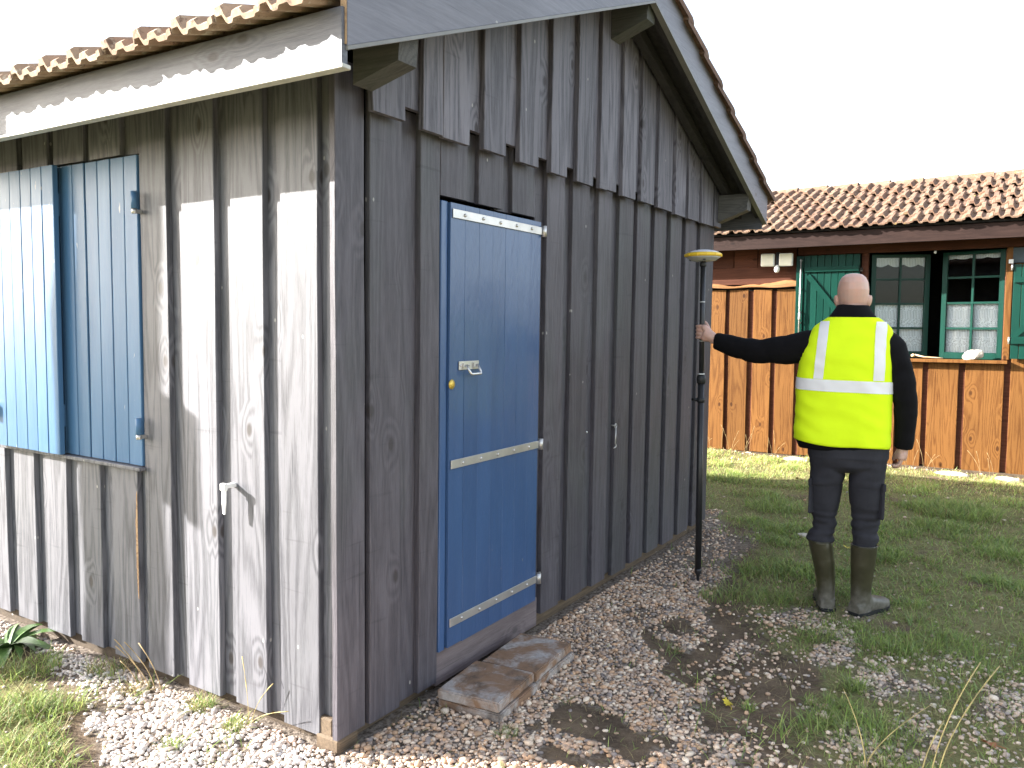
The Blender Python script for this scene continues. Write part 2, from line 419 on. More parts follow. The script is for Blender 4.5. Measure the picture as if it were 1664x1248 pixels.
# ------------------------------------------------------------------ the grey shed
shed = empty('wooden_shed')
tag(shed, 'dark grey board-clad shed with blue door, blue shutters and tiled gable roof', 'shed')
AX, SL = 1.98, .387
def z_barge(x): return 3.216-SL*abs(x-AX)
def z_deck(x): return z_barge(x)+.130

def board(name, wall, a0, a1, face, z0, z1a, z1b, mat, parent, th=.024, wav=.0016, nseg=7, lean=0.0, ch=.0025):
    """one vertical board: wall 'B' runs along x and faces -y, wall 'A' runs along y and faces -x"""
    v = []
    jl = [rnd.uniform(-wav, wav) for _ in range(nseg+1)]; jr = [rnd.uniform(-wav, wav) for _ in range(nseg+1)]
    jd = [rnd.uniform(-.0008, .0008) for _ in range(nseg+1)]
    warp = rnd.uniform(-.0015, .0015); tilt = rnd.uniform(-.0012, .0012)
    for i in range(nseg+1):
        t = i/nseg
        l0 = a0+jl[i]+lean*t; r0 = a1+jr[i]+lean*t; d = face+jd[i]+warp*math.sin(math.pi*t)
        za = z0+(z1a-z0)*t; zb = z0+(z1b-z0)*t
        ring = [(l0, d+ch+tilt, za), (l0+ch, d+tilt, za), (r0-ch, d-tilt, zb), (r0, d+ch-tilt, zb), (r0, face+th, zb), (l0, face+th, za)]
        for a, dd, z in ring: v.append((a, dd, z) if wall == 'B' else (dd, a, z))
    f = []
    for i in range(nseg):
        for k in range(6):
            k2 = (k+1) % 6; f.append((i*6+k, i*6+k2, (i+1)*6+k2, (i+1)*6+k))
    f.append(tuple(range(5, -1, -1))); f.append(tuple(nseg*6+k for k in range(6)))
    b = MB(); b.add(v, f)
    return b.build(name, mat, parent)
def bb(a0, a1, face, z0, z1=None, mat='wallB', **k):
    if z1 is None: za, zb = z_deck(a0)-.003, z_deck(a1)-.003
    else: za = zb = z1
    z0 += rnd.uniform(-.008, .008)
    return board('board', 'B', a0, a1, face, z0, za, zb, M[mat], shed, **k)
DX0, DX1 = .562, 1.338
# lower boards of the gable wall
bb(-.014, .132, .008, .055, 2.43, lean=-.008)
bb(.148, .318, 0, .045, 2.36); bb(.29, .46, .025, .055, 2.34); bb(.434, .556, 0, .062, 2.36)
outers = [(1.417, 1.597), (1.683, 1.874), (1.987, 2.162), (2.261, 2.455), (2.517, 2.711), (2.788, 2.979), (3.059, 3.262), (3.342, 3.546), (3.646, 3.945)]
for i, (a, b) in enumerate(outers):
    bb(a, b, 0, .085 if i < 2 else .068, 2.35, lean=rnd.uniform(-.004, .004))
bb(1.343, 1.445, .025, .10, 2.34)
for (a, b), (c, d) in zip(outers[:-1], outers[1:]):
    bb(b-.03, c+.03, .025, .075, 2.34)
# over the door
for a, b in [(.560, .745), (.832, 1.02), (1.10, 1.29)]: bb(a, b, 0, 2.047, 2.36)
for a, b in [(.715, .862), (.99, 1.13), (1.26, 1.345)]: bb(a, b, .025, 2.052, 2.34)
# upper gable boards, one step proud
up = [(.107, .28), (.385, .509), (.512, .685), (.79, .963), (1.077, 1.24), (1.36, 1.523), (1.63, 1.81), (1.892, 2.093), (2.176, 2.362), (2.443, 2.637), (2.70, 2.94), (2.998, 3.19), (3.244, 3.453), (3.515, 3.751), (3.80, 3.945)]
for a, b in up:
    if a < AX < b:
        bb(a, AX, -.05, 2.27, mat='gable'); bb(AX+.001, b, -.05, 2.27, mat='gable')
    else: bb(a, b, -.05, 2.27, mat='gable')
for (a, b), (c, d) in zip(up[:-1], up[1:]):
    if c-b > .01: bb(b-.03, c+.03, -.025, 2.33, mat='gable')
# plinth, dark lining added to block light leaks, threshold
b = MB(); b.box(.004, 3.93, .052, .13, -.12, .11, bev=.006); b.build('plinth', M['plinth'], shed)
b = MB(); b.box(.036, .12, .132, 4.26, -.12, .105, bev=.006); b.build('plinth', M['plinth'], shed)
b = MB(); b.box(-.006, .10, .012, .128, -.10, .048, bev=.008); b.build('corner_block', M['plinth'], shed)
b = MB(); b.box(DX0+.004, 1.40, .012, .05, .03, .178, bev=.004); b.build('threshold', M['sillwood'], shed)
b = MB()
b.prism([(.06, 0.0), (3.90, 0.0), (3.90, z_deck(3.90)-.01), (AX, z_deck(AX)-.01), (.06, z_deck(.06)-.01)], 'y', .14, .16)
b.prism([(.06, 0.0), (3.90, 0.0), (3.90, z_deck(3.90)-.01), (AX, z_deck(AX)-.01), (.06, z_deck(.06)-.01)], 'y', 4.23, 4.25)
b.box(.135, .155, (.161), 4.229, 0, 2.42); b.box(3.88, 3.899, (.161), 4.229, 0, 2.42)
b.build('inner_lining', M['dark'], shed)
# hidden walls, east and north
for k in range(20):
    y0 = .05+k*.21
    board('board', 'A', y0, y0+.206, 3.925, .07, 2.44, 2.44, M['wallB'], shed, nseg=1)
for k in range(18):
    x0 = .02+k*.217; x1 = x0+.213
    if x0 < AX < x1: x1 = AX
    board('board', 'B', x0, x1, 4.265, .07, z_deck(x0)-.003, z_deck(x1)-.003, M['wallB'], shed, nseg=1)

# wall A, facing the sun
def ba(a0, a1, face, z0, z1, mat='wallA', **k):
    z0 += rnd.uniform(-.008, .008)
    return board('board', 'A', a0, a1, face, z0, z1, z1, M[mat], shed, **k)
fullA = [(.112, .297), (.387, .567), (.658, .856), (.951, 1.128)]
for a, b in fullA: ba(a, b, 0, .045, 2.44, lean=.022*0)
ba(.036, .14, .025, .055, 2.44)
for (a, b), (c, d) in zip(fullA[:-1], fullA[1:]): ba(b-.03, c+.03, .025, .055, 2.44)
lowA = [(1.184, 1.37), (1.46, 1.632), (1.726, 1.924), (2.003, 2.183), (2.268, 2.46), (2.54, 2.73), (2.81, 2.99), (3.08, 3.27), (3.36, 3.55), (3.64, 3.83), (3.92, 4.26)]
for a, b in lowA:
    ba(a, b, 0, .06, .90 if a < 2.2 else 2.44)
ed = [(.95, 1.128)]+lowA
for (a, b), (c, d) in zip(ed[:-1], ed[1:]): ba(b-.03, c+.03, .025, .065, .90 if a < 2.1 else 2.44)
upA = [(1.256, 1.482), (1.529, 1.761), (1.807, 2.019), (2.073, 2.24)]
for a, b in upA: ba(a, b, 0, 2.228, 2.44)
eu = [(.95, 1.128)]+upA
for (a, b), (c, d) in zip(eu[:-1], eu[1:]): ba(b-.03, c+.03, .025, 2.232, 2.44)
# bare brown strip where the paint has flaked off one board edge
v = []; nn = 26
for i in range(nn+1):
    z = .34+.47*i/nn; wv = .004+.016*max(0, math.sin(math.pi*i/nn))**.6*(.6+.5*abs(mnoise.noise(Vector((i*.7, 2, 0)))))
    v += [(-.0030, 1.1815, z), (-.0030, 1.1815+wv, z)]
MB().add(v, [(2*i, 2*i+1, 2*i+3, 2*i+2) for i in range(nn)]).build('flaked_paint', M['endgrain'], shed)
# window sill ledge
b = MB(); b.box(-.030, .03, 1.122, 2.262, .905, .922, bev=.003); b.build('window_sill', M['wallA'], shed)

# shutters: each leaf a part, its planks sub-parts
def leaf(y0, y1, xf, n, hinge_side):
    root = MB().box(xf+.024, xf+.040, y0+.02, y1-.02, 1.05, 1.15).build('shutter', M['shutter'], shed)
    MB().box(xf+.024, xf+.040, y0+.02, y1-.02, 2.0, 2.1).build('ledge', M['shutter'], root)
    wd = (y1-y0)/n
    for k in range(n):
        a = y0+k*wd; e = .0022
        board('plank', 'A', a+e, a+wd-e, xf+rnd.uniform(-.0008, .0008), .926, 2.217, 2.217, M['shutter'], root, th=.023, wav=.0006, nseg=3)
    return root
right_leaf = leaf(1.130, 1.798, -.006, 7, 1)
left_leaf = leaf(1.678, 2.225, -.052, 6, -1)
for z in (1.098, 2.03):
    h = MB(); h.tube([(-.030, 1.118, z-.035), (-.030, 1.118, z+.035)], .013, 10); h.build('hinge', M['shutter'], right_leaf)
    h = MB(); h.tube([(-.030, 1.118, z-.055), (-.030, 1.118, z-.036)], .012, 10); h.box(-.030, 0.004, 1.112, 1.124, z-.053, z-.038); h.build('hinge_pin', M['steel'], right_leaf)
    h = MB(); h.tube([(-.075, 2.237, z-.035), (-.075, 2.237, z+.035)], .013, 10); h.tube([(-.075, 2.237, z), (-.01, 2.25, z)], .006, 8); h.build('hinge', M['shutter'], left_leaf)

# door
door = MB().box(DX0+.03, DX1-.03, .024, .040, .30, .42).build('door', M['door'], shed)
MB().box(DX0+.03, DX1-.03, .024, .040, 1.75, 1.87).build('ledge', M['door'], door)
b = MB(); b.box(DX0, DX0+.042, -.004, .034, .180, 2.034, bev=.003); b.build('stile', M['door'], door)
pw = (DX1-DX0-.046)/7
for k in range(7):
    a = DX0+.046+k*pw
    board('plank', 'B', a+.0003, a+pw-.0003, -.014, .184+(.0 if k else .004), 2.03, 2.03, M['door'], door, th=.036, wav=.0, nseg=4, ch=.0007)
for z in (.292, .962, 1.988):
    s = MB(); s.box(.618, 1.335, -.021, -.0165, z-.018, z+.018, bev=.001)
    for q in range(5):
        s.lathe([(.0075, 0), (.0072, -.003), (.0045, -.006), (.001, -.0066)], 10, (.70+q*.135, -.021, z+rnd.uniform(-.002, .002)), axis='y')
    s.tube([(1.352, -.022, z-.026), (1.352, -.022, z+.026)], .013, 12)
    s.box(1.362, 1.395, -.010, -.004, z-.02, z+.02)
    s.build('strap_hinge', M['steel'], door)
h = MB(); h.box(.668, .812, -.021, -.0165, 1.352, 1.388, bev=.001); h.box(.69, .715, -.028, -.0215, 1.362, 1.38); h.box(.765, .79, -.028, -.0215, 1.362, 1.38)
for x in (.676, .804, .74): h.lathe([(.005, 0), (.004, -.003), (.001, -.004)], 8, (x, -.021, 1.37), axis='y')
h.build('handle_plate', M['steel'], door)
h = MB(); h.tube([(.705, -.03, 1.372), (.710, -.045, 1.345), (.716, -.05, 1.334), (.785, -.05, 1.334), (.790, -.045, 1.345), (.787, -.03, 1.372)], .0055, 8)
h.build('handle', M['bolt'], door)
h = MB(); h.lathe([(.020, 0), (.020, -.004), (.014, -.006), (.011, -.008), (.003, -.008)], 16, (.622, -.0145, 1.295), axis='y'); h.build('lock_cylinder', M['brass'], door)

# hook on the gable wall, shutter stay on wall A
h = MB(); hx = 2.208
h.tube([(hx-.004, .0, .967), (hx-.004, -.028, .967)], .004, 8)
ring = [(hx+.012*math.cos(t), -.028, .965+.012*math.sin(t)) for t in np.linspace(0, 2*math.pi, 12)]
h.tube(ring, .0035, 6); h.tube([(hx, -.03, .955), (hx, -.028, .865), (hx+.012, -.028, .851), (hx+.008, -.028, .842), (hx-.02, -.028, .838)], .0035, 6)
h.build('hook', M['steel'], shed)
h = MB(); h.lathe([(.006, 0), (.005, -.005), (.001, -.006)], 8, (1.93, 0.02, .955), axis='y'); h.build('nail_head', M['whitemetal'], shed)
h = MB(); sy, sz = .560, .913
h.box(-.044, .004, sy-.010, sy+.010, sz-.008, sz+.008, bev=.002); h.box(-.058, -.040, sy-.012, sy+.016, sz-.016, sz+.012, bev=.003)
h.add(*(lambda P: (P, [(0, 1, 2, 3, 4, 5), (11, 10, 9, 8, 7, 6)]+[(i, i+6, (i+1) % 6+6, (i+1) % 6) for i in range(6)]))(
    [(-.052, sy+a, sz+zz) for a, zz in [(-.010, -.012), (.010, -.012), (.012, -.06), (.006, -.105), (-.002, -.108), (-.008, -.06)]] +
    [(-.045, sy+a, sz+zz) for a, zz in [(-.010, -.012), (.010, -.012), (.012, -.06), (.006, -.105), (-.002, -.108), (-.008, -.06)]]))
h.build('shutter_stay', M['whitemetal'], shed)

# eave boards, bargeboards, brackets, deck
RY0, RY1 = -.30, 4.60
b = MB(); b.box(-.300, -.276, -.293, RY1, 2.287, 2.447, bev=.002); b.build('fascia_board', M['fascia'], shed)
b = MB(); b.box(-.306, -.270, -.300, RY1+.004, 2.273, 2.286, bev=.002); b.build('drip_strip', M['trim'], shed)
b = MB(); b.box(4.236, 4.26, -.27, RY1, 2.287, 2.470); b.build('fascia_board', M['fascia'], shed)
def barge(x0, x1, y0, y1, hgt=.215):
    b = MB(); b.prism([(x0, z_barge(x0)), (x1, z_barge(x1)), (x1, z_barge(x1)+hgt), (x0, z_barge(x0)+hgt)], 'y', y0, y1); return b
barge(-.285, AX-.001, -.300, -.276).build('bargeboard', M['barge'], shed)
barge(AX+.001, 4.262, -.300, -.276).build('bargeboard', M['barge'], shed)
for x0, x1 in ((-.285, AX-.001), (AX+.001, 4.262)):
    b = MB(); b.prism([(x0, z_barge(x0)-.013), (x1, z_barge(x1)-.013), (x1, z_barge(x1)-.001), (x0, z_barge(x0)-.001)], 'y', -.303, -.270); b.build('drip_strip', M['trim2'], shed)
b = MB(); b.prism([(-.2895, z_barge(-.285)+.004), (-.286, z_barge(-.285)+.004), (-.286, z_barge(-.285)+.205), (-.2895, z_barge(-.285)+.205)], 'y', -.2985, -.2775); b.build('end_grain', M['endgrain'], shed)
barge(-.285, AX-.001, RY1-.024, RY1).build('bargeboard', M['barge'], shed)
barge(AX+.001, 4.262, RY1-.024, RY1).build('bargeboard', M['barge'], shed)
for x0, x1 in ((-.26, AX-.002), (AX+.002, 4.22)):
    for y in (-.272, -.12, 4.5):
        b = MB(); b.prism([(x0, z_deck(x0)-.11), (x1, z_deck(x1)-.11), (x1, z_deck(x1)-.05), (x0, z_deck(x0)-.05)], 'y', y, y+.05); b.build('rafter', M['soffit'], shed)
    dl = -.047 if x0 < 0 else 0.0
    def z_deck_(x, dl=dl): return z_deck(x)+dl
    b = MB(); b.prism([(x0-.02 if x0 < 0 else x0, z_deck_(x0-.02 if x0 < 0 else x0)), (x1 if x0 < 0 else x1+.012, z_deck_(x1 if x0 < 0 else x1+.012)), (x1 if x0 < 0 else x1+.012, z_deck_(x1 if x0 < 0 else x1+.012)+.02), (x0-.02 if x0 < 0 else x0, z_deck_(x0-.02 if x0 < 0 else x0)+.02)], 'y', -.274, RY1-.026); b.build('roof_deck', M['soffit'], shed)
def hexa(name, x0, x1, yr, yf, zbr, zbf, zt, mat):
    c = .03
    v = [(x0, yr, zbr), (x1, yr, zbr), (x1, yf+c*.3, zbf), (x0, yf+c*.3, zbf), (x0, yr, zt), (x1, yr, zt), (x1, yf, zt), (x0, yf, zt)]
    f = [(0, 3, 2, 1), (4, 5, 6, 7), (0, 1, 5, 4), (2, 3, 7, 6), (1, 2, 6, 5), (0, 4, 7, 3)]
    return MB().add(v, f).build(name, mat, shed)
hexa('bracket', .004, .098, -.0515, -.255, 2.335, 2.385, 2.50, M['beam'])
hexa('bracket', 1.985, 2.085, -.0515, -.262, 3.065, 3.135, 3.262, M['beam'])
hexa('bracket', 3.86, 3.95, -.0515, -.272, 2.305, 2.385, 2.50, M['beam'])

# roof tiles ---------------------------------------------------------------
def tile_data(name, p, ln, mat, th=.019, k=1.0):
    prof = [(0, .020), (.03, .040), (.17, .042), (.23, .012), (.27, .004), (.36, .004), (.41, .020), (.58, .022), (.63, .006), (.67, .003), (.86, .003), (.90, .014), (.99, .018)]
    v = []; n = len(prof)
    for yy, lift in ((0, 0), (.018, .004), (ln, .001)):
        for x, h in prof: v.append((x*p, yy, th+h*k+lift-(.004 if yy == 0 else 0)))
    for yy in (0, ln):
        for x, h in prof: v.append((x*p, yy, h*k*.75 if yy == 0 else max(0, h*k-.004)))
    f = []
    for r in (0, 1):
        for i in range(n-1): f.append((r*n+i, r*n+i+1, (r+1)*n+i+1, (r+1)*n+i))
    for i in range(n-1):
        f.append((3*n+i+1, 3*n+i, 4*n+i, 4*n+i+1)); f.append((i+1, i, 3*n+i, 3*n+i+1)); f.append((2*n+i, 2*n+i+1, 4*n+i+1, 4*n+i))
    for e in (0, n-1): f.append((e, n+e, 2*n+e, 4*n+e, 3*n+e))
    b = MB(); b.add(v, f); return b.data(name, mat)
ANG = math.atan(SL)
def tile_at(me, parent, base, up, along, s, t, jit=1.0, name='roof_tile', collect=None, lift=.0):
    """tile with its front edge s up the slope and t along the eave"""
    nrm = along.cross(up)
    rm = Matrix((along, up, nrm)).transposed().to_4x4()
    tilt = Matrix.Rotation(R_(-5.2+rnd.uniform(-.5, .5)*jit), 4, 'X') @ Matrix.Rotation(R_(rnd.uniform(-.7, .7)*jit), 4, 'Z') @ Matrix.Rotation(R_(rnd.uniform(-.6, .6)*jit), 4, 'Y')
    pos = base+up*(s+rnd.uniform(-.006, .006)*jit)+along*(t+rnd.uniform(-.002, .002)*jit)+nrm*(.024+lift+rnd.uniform(0, .003))
    Mx = Matrix.Translation(pos) @ rm @ tilt
    if collect is not None: collect.append(Mx); return
    o = bpy.data.objects.new(name, me); link(o, parent); o.matrix_basis = Mx; return o
def merge_tiles(name, me, mats, parent, mat):
    nv = len(me.vertices); co = np.empty(nv*3); me.vertices.foreach_get('co', co); co = co.reshape(-1, 3)
    fs = [tuple(p.vertices) for p in me.polygons]; V = []; F = []
    for k, Mx in enumerate(mats):
        A = np.array(Mx); V += (co @ A[:3, :3].T+A[:3, 3]).tolist(); F += [tuple(i+k*nv for i in q) for q in fs]
    o = bpy.data.objects.new(name, mesh_data(name, V, F, mat)); link(o, parent); o['kind'] = 'stuff'; return o
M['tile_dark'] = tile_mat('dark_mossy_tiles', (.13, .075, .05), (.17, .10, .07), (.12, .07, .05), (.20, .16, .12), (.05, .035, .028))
TS = tile_data('roof_tile', .196, .37, M['tile_shed'])
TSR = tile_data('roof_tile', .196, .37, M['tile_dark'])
upL = Vector((math.cos(ANG), 0, math.sin(ANG))); upR = Vector((-math.cos(ANG), 0, math.sin(ANG)))
alL = Vector((0, -1, 0)); alR = Vector((0, 1, 0))
rest = []
baseL = Vector((-.385, 4.645, z_deck(-.385)-.024)); baseR = Vector((4.345, -.335, z_deck(4.345)+.022))
for r in range(9):
    for c in range(26):
        off = -.098 if r % 2 else 0
        tl = c*.196+off
        if -.05 < tl < 4.75: tile_at(TS, shed, baseL, upL, alL, r*.29, tl)
        tile_at(TSR, shed, baseR, upR, alR, r*.29, max(0, c*.196+off) if c else 0, collect=None if c < 3 else rest)
merge_tiles('far_roof_tiles', TSR, rest, shed, M['tile_dark'])
def ridge_data(name, ln, rad, mat):
    v = []; f = []; n = 9
    for yy, rr in ((0, rad), (ln, rad*.9)):
        for q in range(n):
            a = math.pi*q/(n-1)
            v.append((rr*math.cos(a), yy, rr*.8*math.sin(a)))
        for q in range(n):
            a = math.pi*q/(n-1); v.append(((rr-.014)*math.cos(a), yy, (rr-.014)*.8*math.sin(a)))
    for q in range(n-1):
        f += [(q, q+1, 2*n+q+1, 2*n+q), (n+q+1, n+q, 3*n+q, 3*n+q+1), (q+1, q, n+q, n+q+1), (2*n+q, 2*n+q+1, 3*n+q+1, 3*n+q)]
    return MB().add(v, f).data(name, mat)
RS = ridge_data('ridge_tile', .42, .13, M['tile_shed'])
for k in range(13): inst('ridge_tile', RS, shed, (AX, -.34+k*.37, z_deck(AX)+.03), (R_(-1.5), 0, 0))

# ------------------------------------------------------------------ the orange hut behind
HX = 7.65
hut = empty('timber_hut', (HX, 0, 0), (R_(-.6), 0, 0))
tag(hut, 'orange-brown timber hut with green shuttered window and terracotta roof behind the person', 'hut')
def hb(a0, a1, face, z0, z1, mat='hut', **k):
    return board('board', 'A', a0, a1, face, z0+rnd.uniform(-.01, .01), z1, z1, M[mat], hut, **k)
HO = [(2.40, 2.62), (2.12, 2.33), (1.85, 2.06), (1.58, 1.79), (1.31, 1.52), (1.036, 1.244), (.763, .985), (.488, .700), (.215, .431), (-.06, .155), (-.33, -.12), (-.60, -.39)]
HW = [(-.86, -.66), (-1.123, -.91), (-1.46, -1.175), (-1.869, -1.52)]
HR = [(-2.17, -1.925), (-2.45, -2.24), (-2.72, -2.51), (-3.0, -2.79), (-3.28, -3.06)]
for a, b in HO: hb(a, b, 0, .06, 1.985 if a > .2 else (2.36 if b > -.35 else 1.17 if a < -.5 else 2.36))
for a, b in HW: hb(a, b, 0, .06, 1.172)
for a, b in HR: hb(a, b, 0, .06, 2.36)
allb = sorted(HO+HW+HR, reverse=True)
for (a, b), (c, d) in zip(allb[:-1], allb[1:]):
    top = 1.97 if d > .2 else (1.165 if -1.9 < c < -.45 else 2.34)
    hb(d-.03, a+.03, .026, .07, top, mat='hutdark')  # recessed boards coloured darker: painted shadow in the gaps
# waney horizontal board and its pale lower edge, short top boards
v = []; nn = 40
b = MB(); b.box(-.012, .012, .215, 2.62, 2.045, 2.247, bev=.003); b.build('rail_board', M['hutdark'], hut)
for i in range(nn+1):
    y = .205+(2.62-.205)*i/nn
    zt = 2.040+.012*math.sin(i*.9)+.010*math.sin(i*.37+1)+(.022 if i < 7 else 0); zb = 2.010+.006*math.sin(i*.7+2)
    d = -.045-.010*math.sin(i*.5)
    v += [(d, y, zb), (d-.004, y, (zt+zb)/2), (-.012, y, zt+.006), (.0, y, zt+.006), (.0, y, zb)]
f = []
for i in range(nn):
    for k in range(5):
        k2 = (k+1) % 5; f.append((i*5+k, i*5+k2, (i+1)*5+k2, (i+1)*5+k))
f += [(4, 3, 2, 1, 0), tuple(nn*5+k for k in range(5))]
b = MB(); b.add(v, f); b.build('waney_edge', M['hutraw'], hut)
y = 2.62
while y > .25:
    hb(max(.22, y-.275), y-.004, .004, 2.25, 2.50, mat='hutdark', nseg=1); y -= .279
# lintel, posts
b = MB(); b.box(-.035, .03, -3.3, .20, 2.362, 2.50, bev=.004); b.build('lintel', M['hutdark'], hut)
b = MB(); b.box(-.006, .06, -.545, -.478, 1.22, 2.361, bev=.003); b.build('window_jamb', M['hutdark'], hut)
b = MB(); b.box(-.012, .06, -1.905, -1.845, 1.222, 2.361, bev=.003); b.build('window_jamb', M['hut'], hut)
b = MB(); b.box(-.085, .10, -1.895, -.46, 1.180, 1.214, bev=.004); b.build('window_sill', M['hut'], hut)
b = MB()
b.box(.06, .075, .0-3.3, -1.89, 0, 2.70); b.box(.06, .075, -.50, 2.62, 0, 2.70); b.box(.06, .075, -1.889, -.501, 2.365, 2.70); b.box(.06, .075, -1.889, -.501, 0, 1.178)
for yy in (-3.32, 2.62): b.prism([(.06, 0), (2.6, 0), (2.6, 2.80), (1.42, 3.26), (.06, 2.73)], 'y', yy, yy+.02)
b.box(2.6, 2.62, -3.32, 2.64, 0, 2.79); b.box(.06, 2.6, -3.3, 2.62, 0.0, .02)
b.build('inner_lining', M['dark'], hut)
b = MB(); b.box(-.02, .05, -3.3, 2.62, -.06, .055); b.build('plinth', M['plinth'], hut)

# window glass and lace
def glass():
    m = NT('window_glass'); m.t.nodes.remove(m.b)
    tr = m.n('ShaderNodeBsdfTransparent'); tr.inputs[0].default_value = (.93, .95, .94, 1)
    gl = m.n('ShaderNodeBsdfGlossy'); gl.inputs['Roughness'].default_value = .03
    fr = m.n('ShaderNodeFresnel'); fr.inputs[0].default_value = 1.3
    mx = m.n('ShaderNodeMixShader'); m.l(fr.outputs[0], mx.inputs[0]); m.l(tr.outputs[0], mx.inputs[1]); m.l(gl.outputs[0], mx.inputs[2])
    m.l(mx.outputs[0], m.out.inputs[0]); return m.m
M['glass'] = glass()
def lace(name, solid):
    m = NT(name); c = m.coord((0, 1, 1), rand=False)
    v = m.voro(c, 15.0, 'F1', .25); d = v.outputs['Distance']
    rings = m.math('GREATER_THAN', m.math('SINE', m.math('MULTIPLY', d, 42.0)), .1)
    n = m.math('GREATER_THAN', m.noise(c, 55.0, 3.0), .50)
    fl = m.math('MAXIMUM', rings, n)
    sp = m.n('ShaderNodeSeparateXYZ'); m.l(c, sp.inputs[0])
    band = m.math('FRACT', m.math('MULTIPLY', sp.outputs[2], 5.2))
    isb = m.math('GREATER_THAN', band, .55)
    st = m.math('GREATER_THAN', m.math('SINE', m.math('MULTIPLY', sp.outputs[1], 420.0)), -.5)
    pat = m.n('ShaderNodeMix'); m.l(isb, pat.inputs[0]); m.l(fl, pat.inputs[2]); m.l(st, pat.inputs[3])
    al = m.math('MULTIPLY_ADD', pat.outputs[0], 1-solid, solid)
    m.base((.88, .88, .92), .9, .1); m.l(al, m.b.inputs['Alpha'])
    return m.m
M['lace'] = lace('white_lace', .5)
M['pelmet'] = lace('white_net_valance', .62)
CZ = [1.215, 1.285, 1.541, 1.809, 2.078, 2.315, 2.352]
def casement(hy, hx, wd, ang, sgn, lace_rows):
    """one window leaf hinged at hy; sgn -1 runs to -y, +1 to +y; opens inwards"""
    dir_ = Vector((math.sin(R_(ang)), sgn*math.cos(R_(ang)), 0)); nrm = Vector((math.cos(R_(ang)), -sgn*math.sin(R_(ang)), 0))
    Mx = Matrix((nrm, dir_, Vector((0, 0, 1)))).transposed().to_4x4(); Mx.translation = (hx, hy, 0)
    b = MB(); fr = .05; mt = .022
    for y0, y1, z0, z1 in [(0, fr, CZ[0], CZ[6]), (wd-fr, wd, CZ[0], CZ[6]), (fr, wd-fr, CZ[0], CZ[1]), (fr, wd-fr, CZ[5], CZ[6])]:
        b.box(-.02, .022, y0, y1, z0+.002, z1, bev=.002, M=Mx)
    root = b.build('casement', M['green'], hut)
    mid = wd/2
    MB().box(-.014, .014, mid-mt/2, mid+mt/2, CZ[1]+.001, CZ[5]-.001, M=Mx).build('glazing_bar', M['green'], root)
    for z in CZ[2:5]:
        for y0, y1 in ((fr+.001, mid-mt/2-.001), (mid+mt/2+.001, wd-fr-.001)):
            MB().box(-.013, .013, y0, y1, z-mt/2, z+mt/2, M=Mx).build('glazing_bar', M['green'], root)
    for zi in range(1, 5):
        for y0, y1 in ((fr-.004, mid-mt/2+.004), (mid+mt/2-.004, wd-fr+.004)):
            z0, z1 = CZ[zi]-(.004 if zi == 1 else -mt/2+.004), CZ[zi+1]+(.004 if zi == 4 else -mt/2+.004)
            MB().box(-.0015, .0015, y0, y1, z0, z1, M=Mx).build('pane', M['glass'], root)
    # lace curtain over the two lower rows, valance on top: gently rippled sheets
    def sheet(name, z0, z1, mat, scallop):
        v = []; f = []; ny, nz = 48, 6
        for j in range(nz+1):
            for i in range(ny+1):
                y = .03+(wd-.06)*i/ny
                zb = z0-(scallop*abs(math.sin(i/ny*math.pi*3.5)) if scallop else 0)
                v.append(Mx @ Vector((.034+.006*math.sin(i*.8)+.003*math.sin(i*2.1), y, zb+(z1-zb)*j/nz)))
        for j in range(nz):
            for i in range(ny): f.append((j*(ny+1)+i, j*(ny+1)+i+1, (j+1)*(ny+1)+i+1, (j+1)*(ny+1)+i))
        o = bpy.data.objects.new(name, mesh_data(name, v, f, mat, True)); link(o, root)
    sheet('lace_curtain', 1.24, 1.535, M['lace'], 0); sheet('lace_curtain', 1.545, 1.80, M['lace'], 0)
    return root, sheet
c1, sh1 = casement(-.556, .13, .615, 24, -1, 2); sh1('valance', 2.245, 2.325, M['pelmet'], .028)
c2, sh2 = casement(-1.842, .09, .60, 14, 1, 2); sh2('valance', 2.285, 2.33, M['pelmet'], .012)

# green shutters of the hut
def hshutter(y0, y1, z0, z1, xf, n):
    zr = [(z1-.185, z1-.125), (z0+.16, z0+.225)]
    root = MB().box(xf-.026, xf-.001, y0+.01, y1-.01, *zr[0], bev=.002).build('shutter', M['green'], hut)
    MB().box(xf-.026, xf-.001, y0+.01, y1-.01, *zr[1], bev=.002).build('rail', M['green'], root)
    wd = (y1-y0)/n
    for k in range(n): board('plank', 'A', y0+k*wd+.0025, y0+(k+1)*wd-.0025, xf, z0, z1, z1, M['green'], root, th=.024, wav=.0005, nseg=2)
    return root, zr
gs, zr = hshutter(-.470, .125, 1.235, 2.352, -.058, 8)
def brace(root, ya, za, yb, zb, xf, wd=.055):
    d = Vector((0, yb-ya, zb-za)).normalized(); p = Vector((0, -d.z, d.y))*wd/2
    A = Vector((0, ya, za)); B = Vector((0, yb, zb)); q = [A-p, B-p, B+p, A+p]
    MB().prism([(t.y, t.z) for t in q], 'x', xf-.024, xf-.0012).build('brace', M['green'], root)
brace(gs, .075, 2.130, -.43, 1.49, -.058)
MB().box(-.070, -.030, .128, .205, 1.235, 2.352, bev=.003).build('shutter_edge_board', M['green'], gs)
r = MB(); r.tube([(-.098, .148, 2.315), (-.098, .155, 1.30)], .0085, 8)
for z in (2.30, 1.98, 1.72, 1.60): r.tube([(-.098, .15, z), (-.06, .15, z)], .012, 8)
r.lathe([(.011, -.045), (.014, -.03), (.013, .03), (.010, .05)], 10, (-.098, .151, 1.67)); r.build('locking_rod', M['steel'], gs)
MB().box(-.075, -.055, -.50, -.47, 2.16, 2.20).build('hinge', M['dark'], gs)
gs2, zr2 = hshutter(-2.50, -1.91, 1.235, 2.185, -.058, 8)
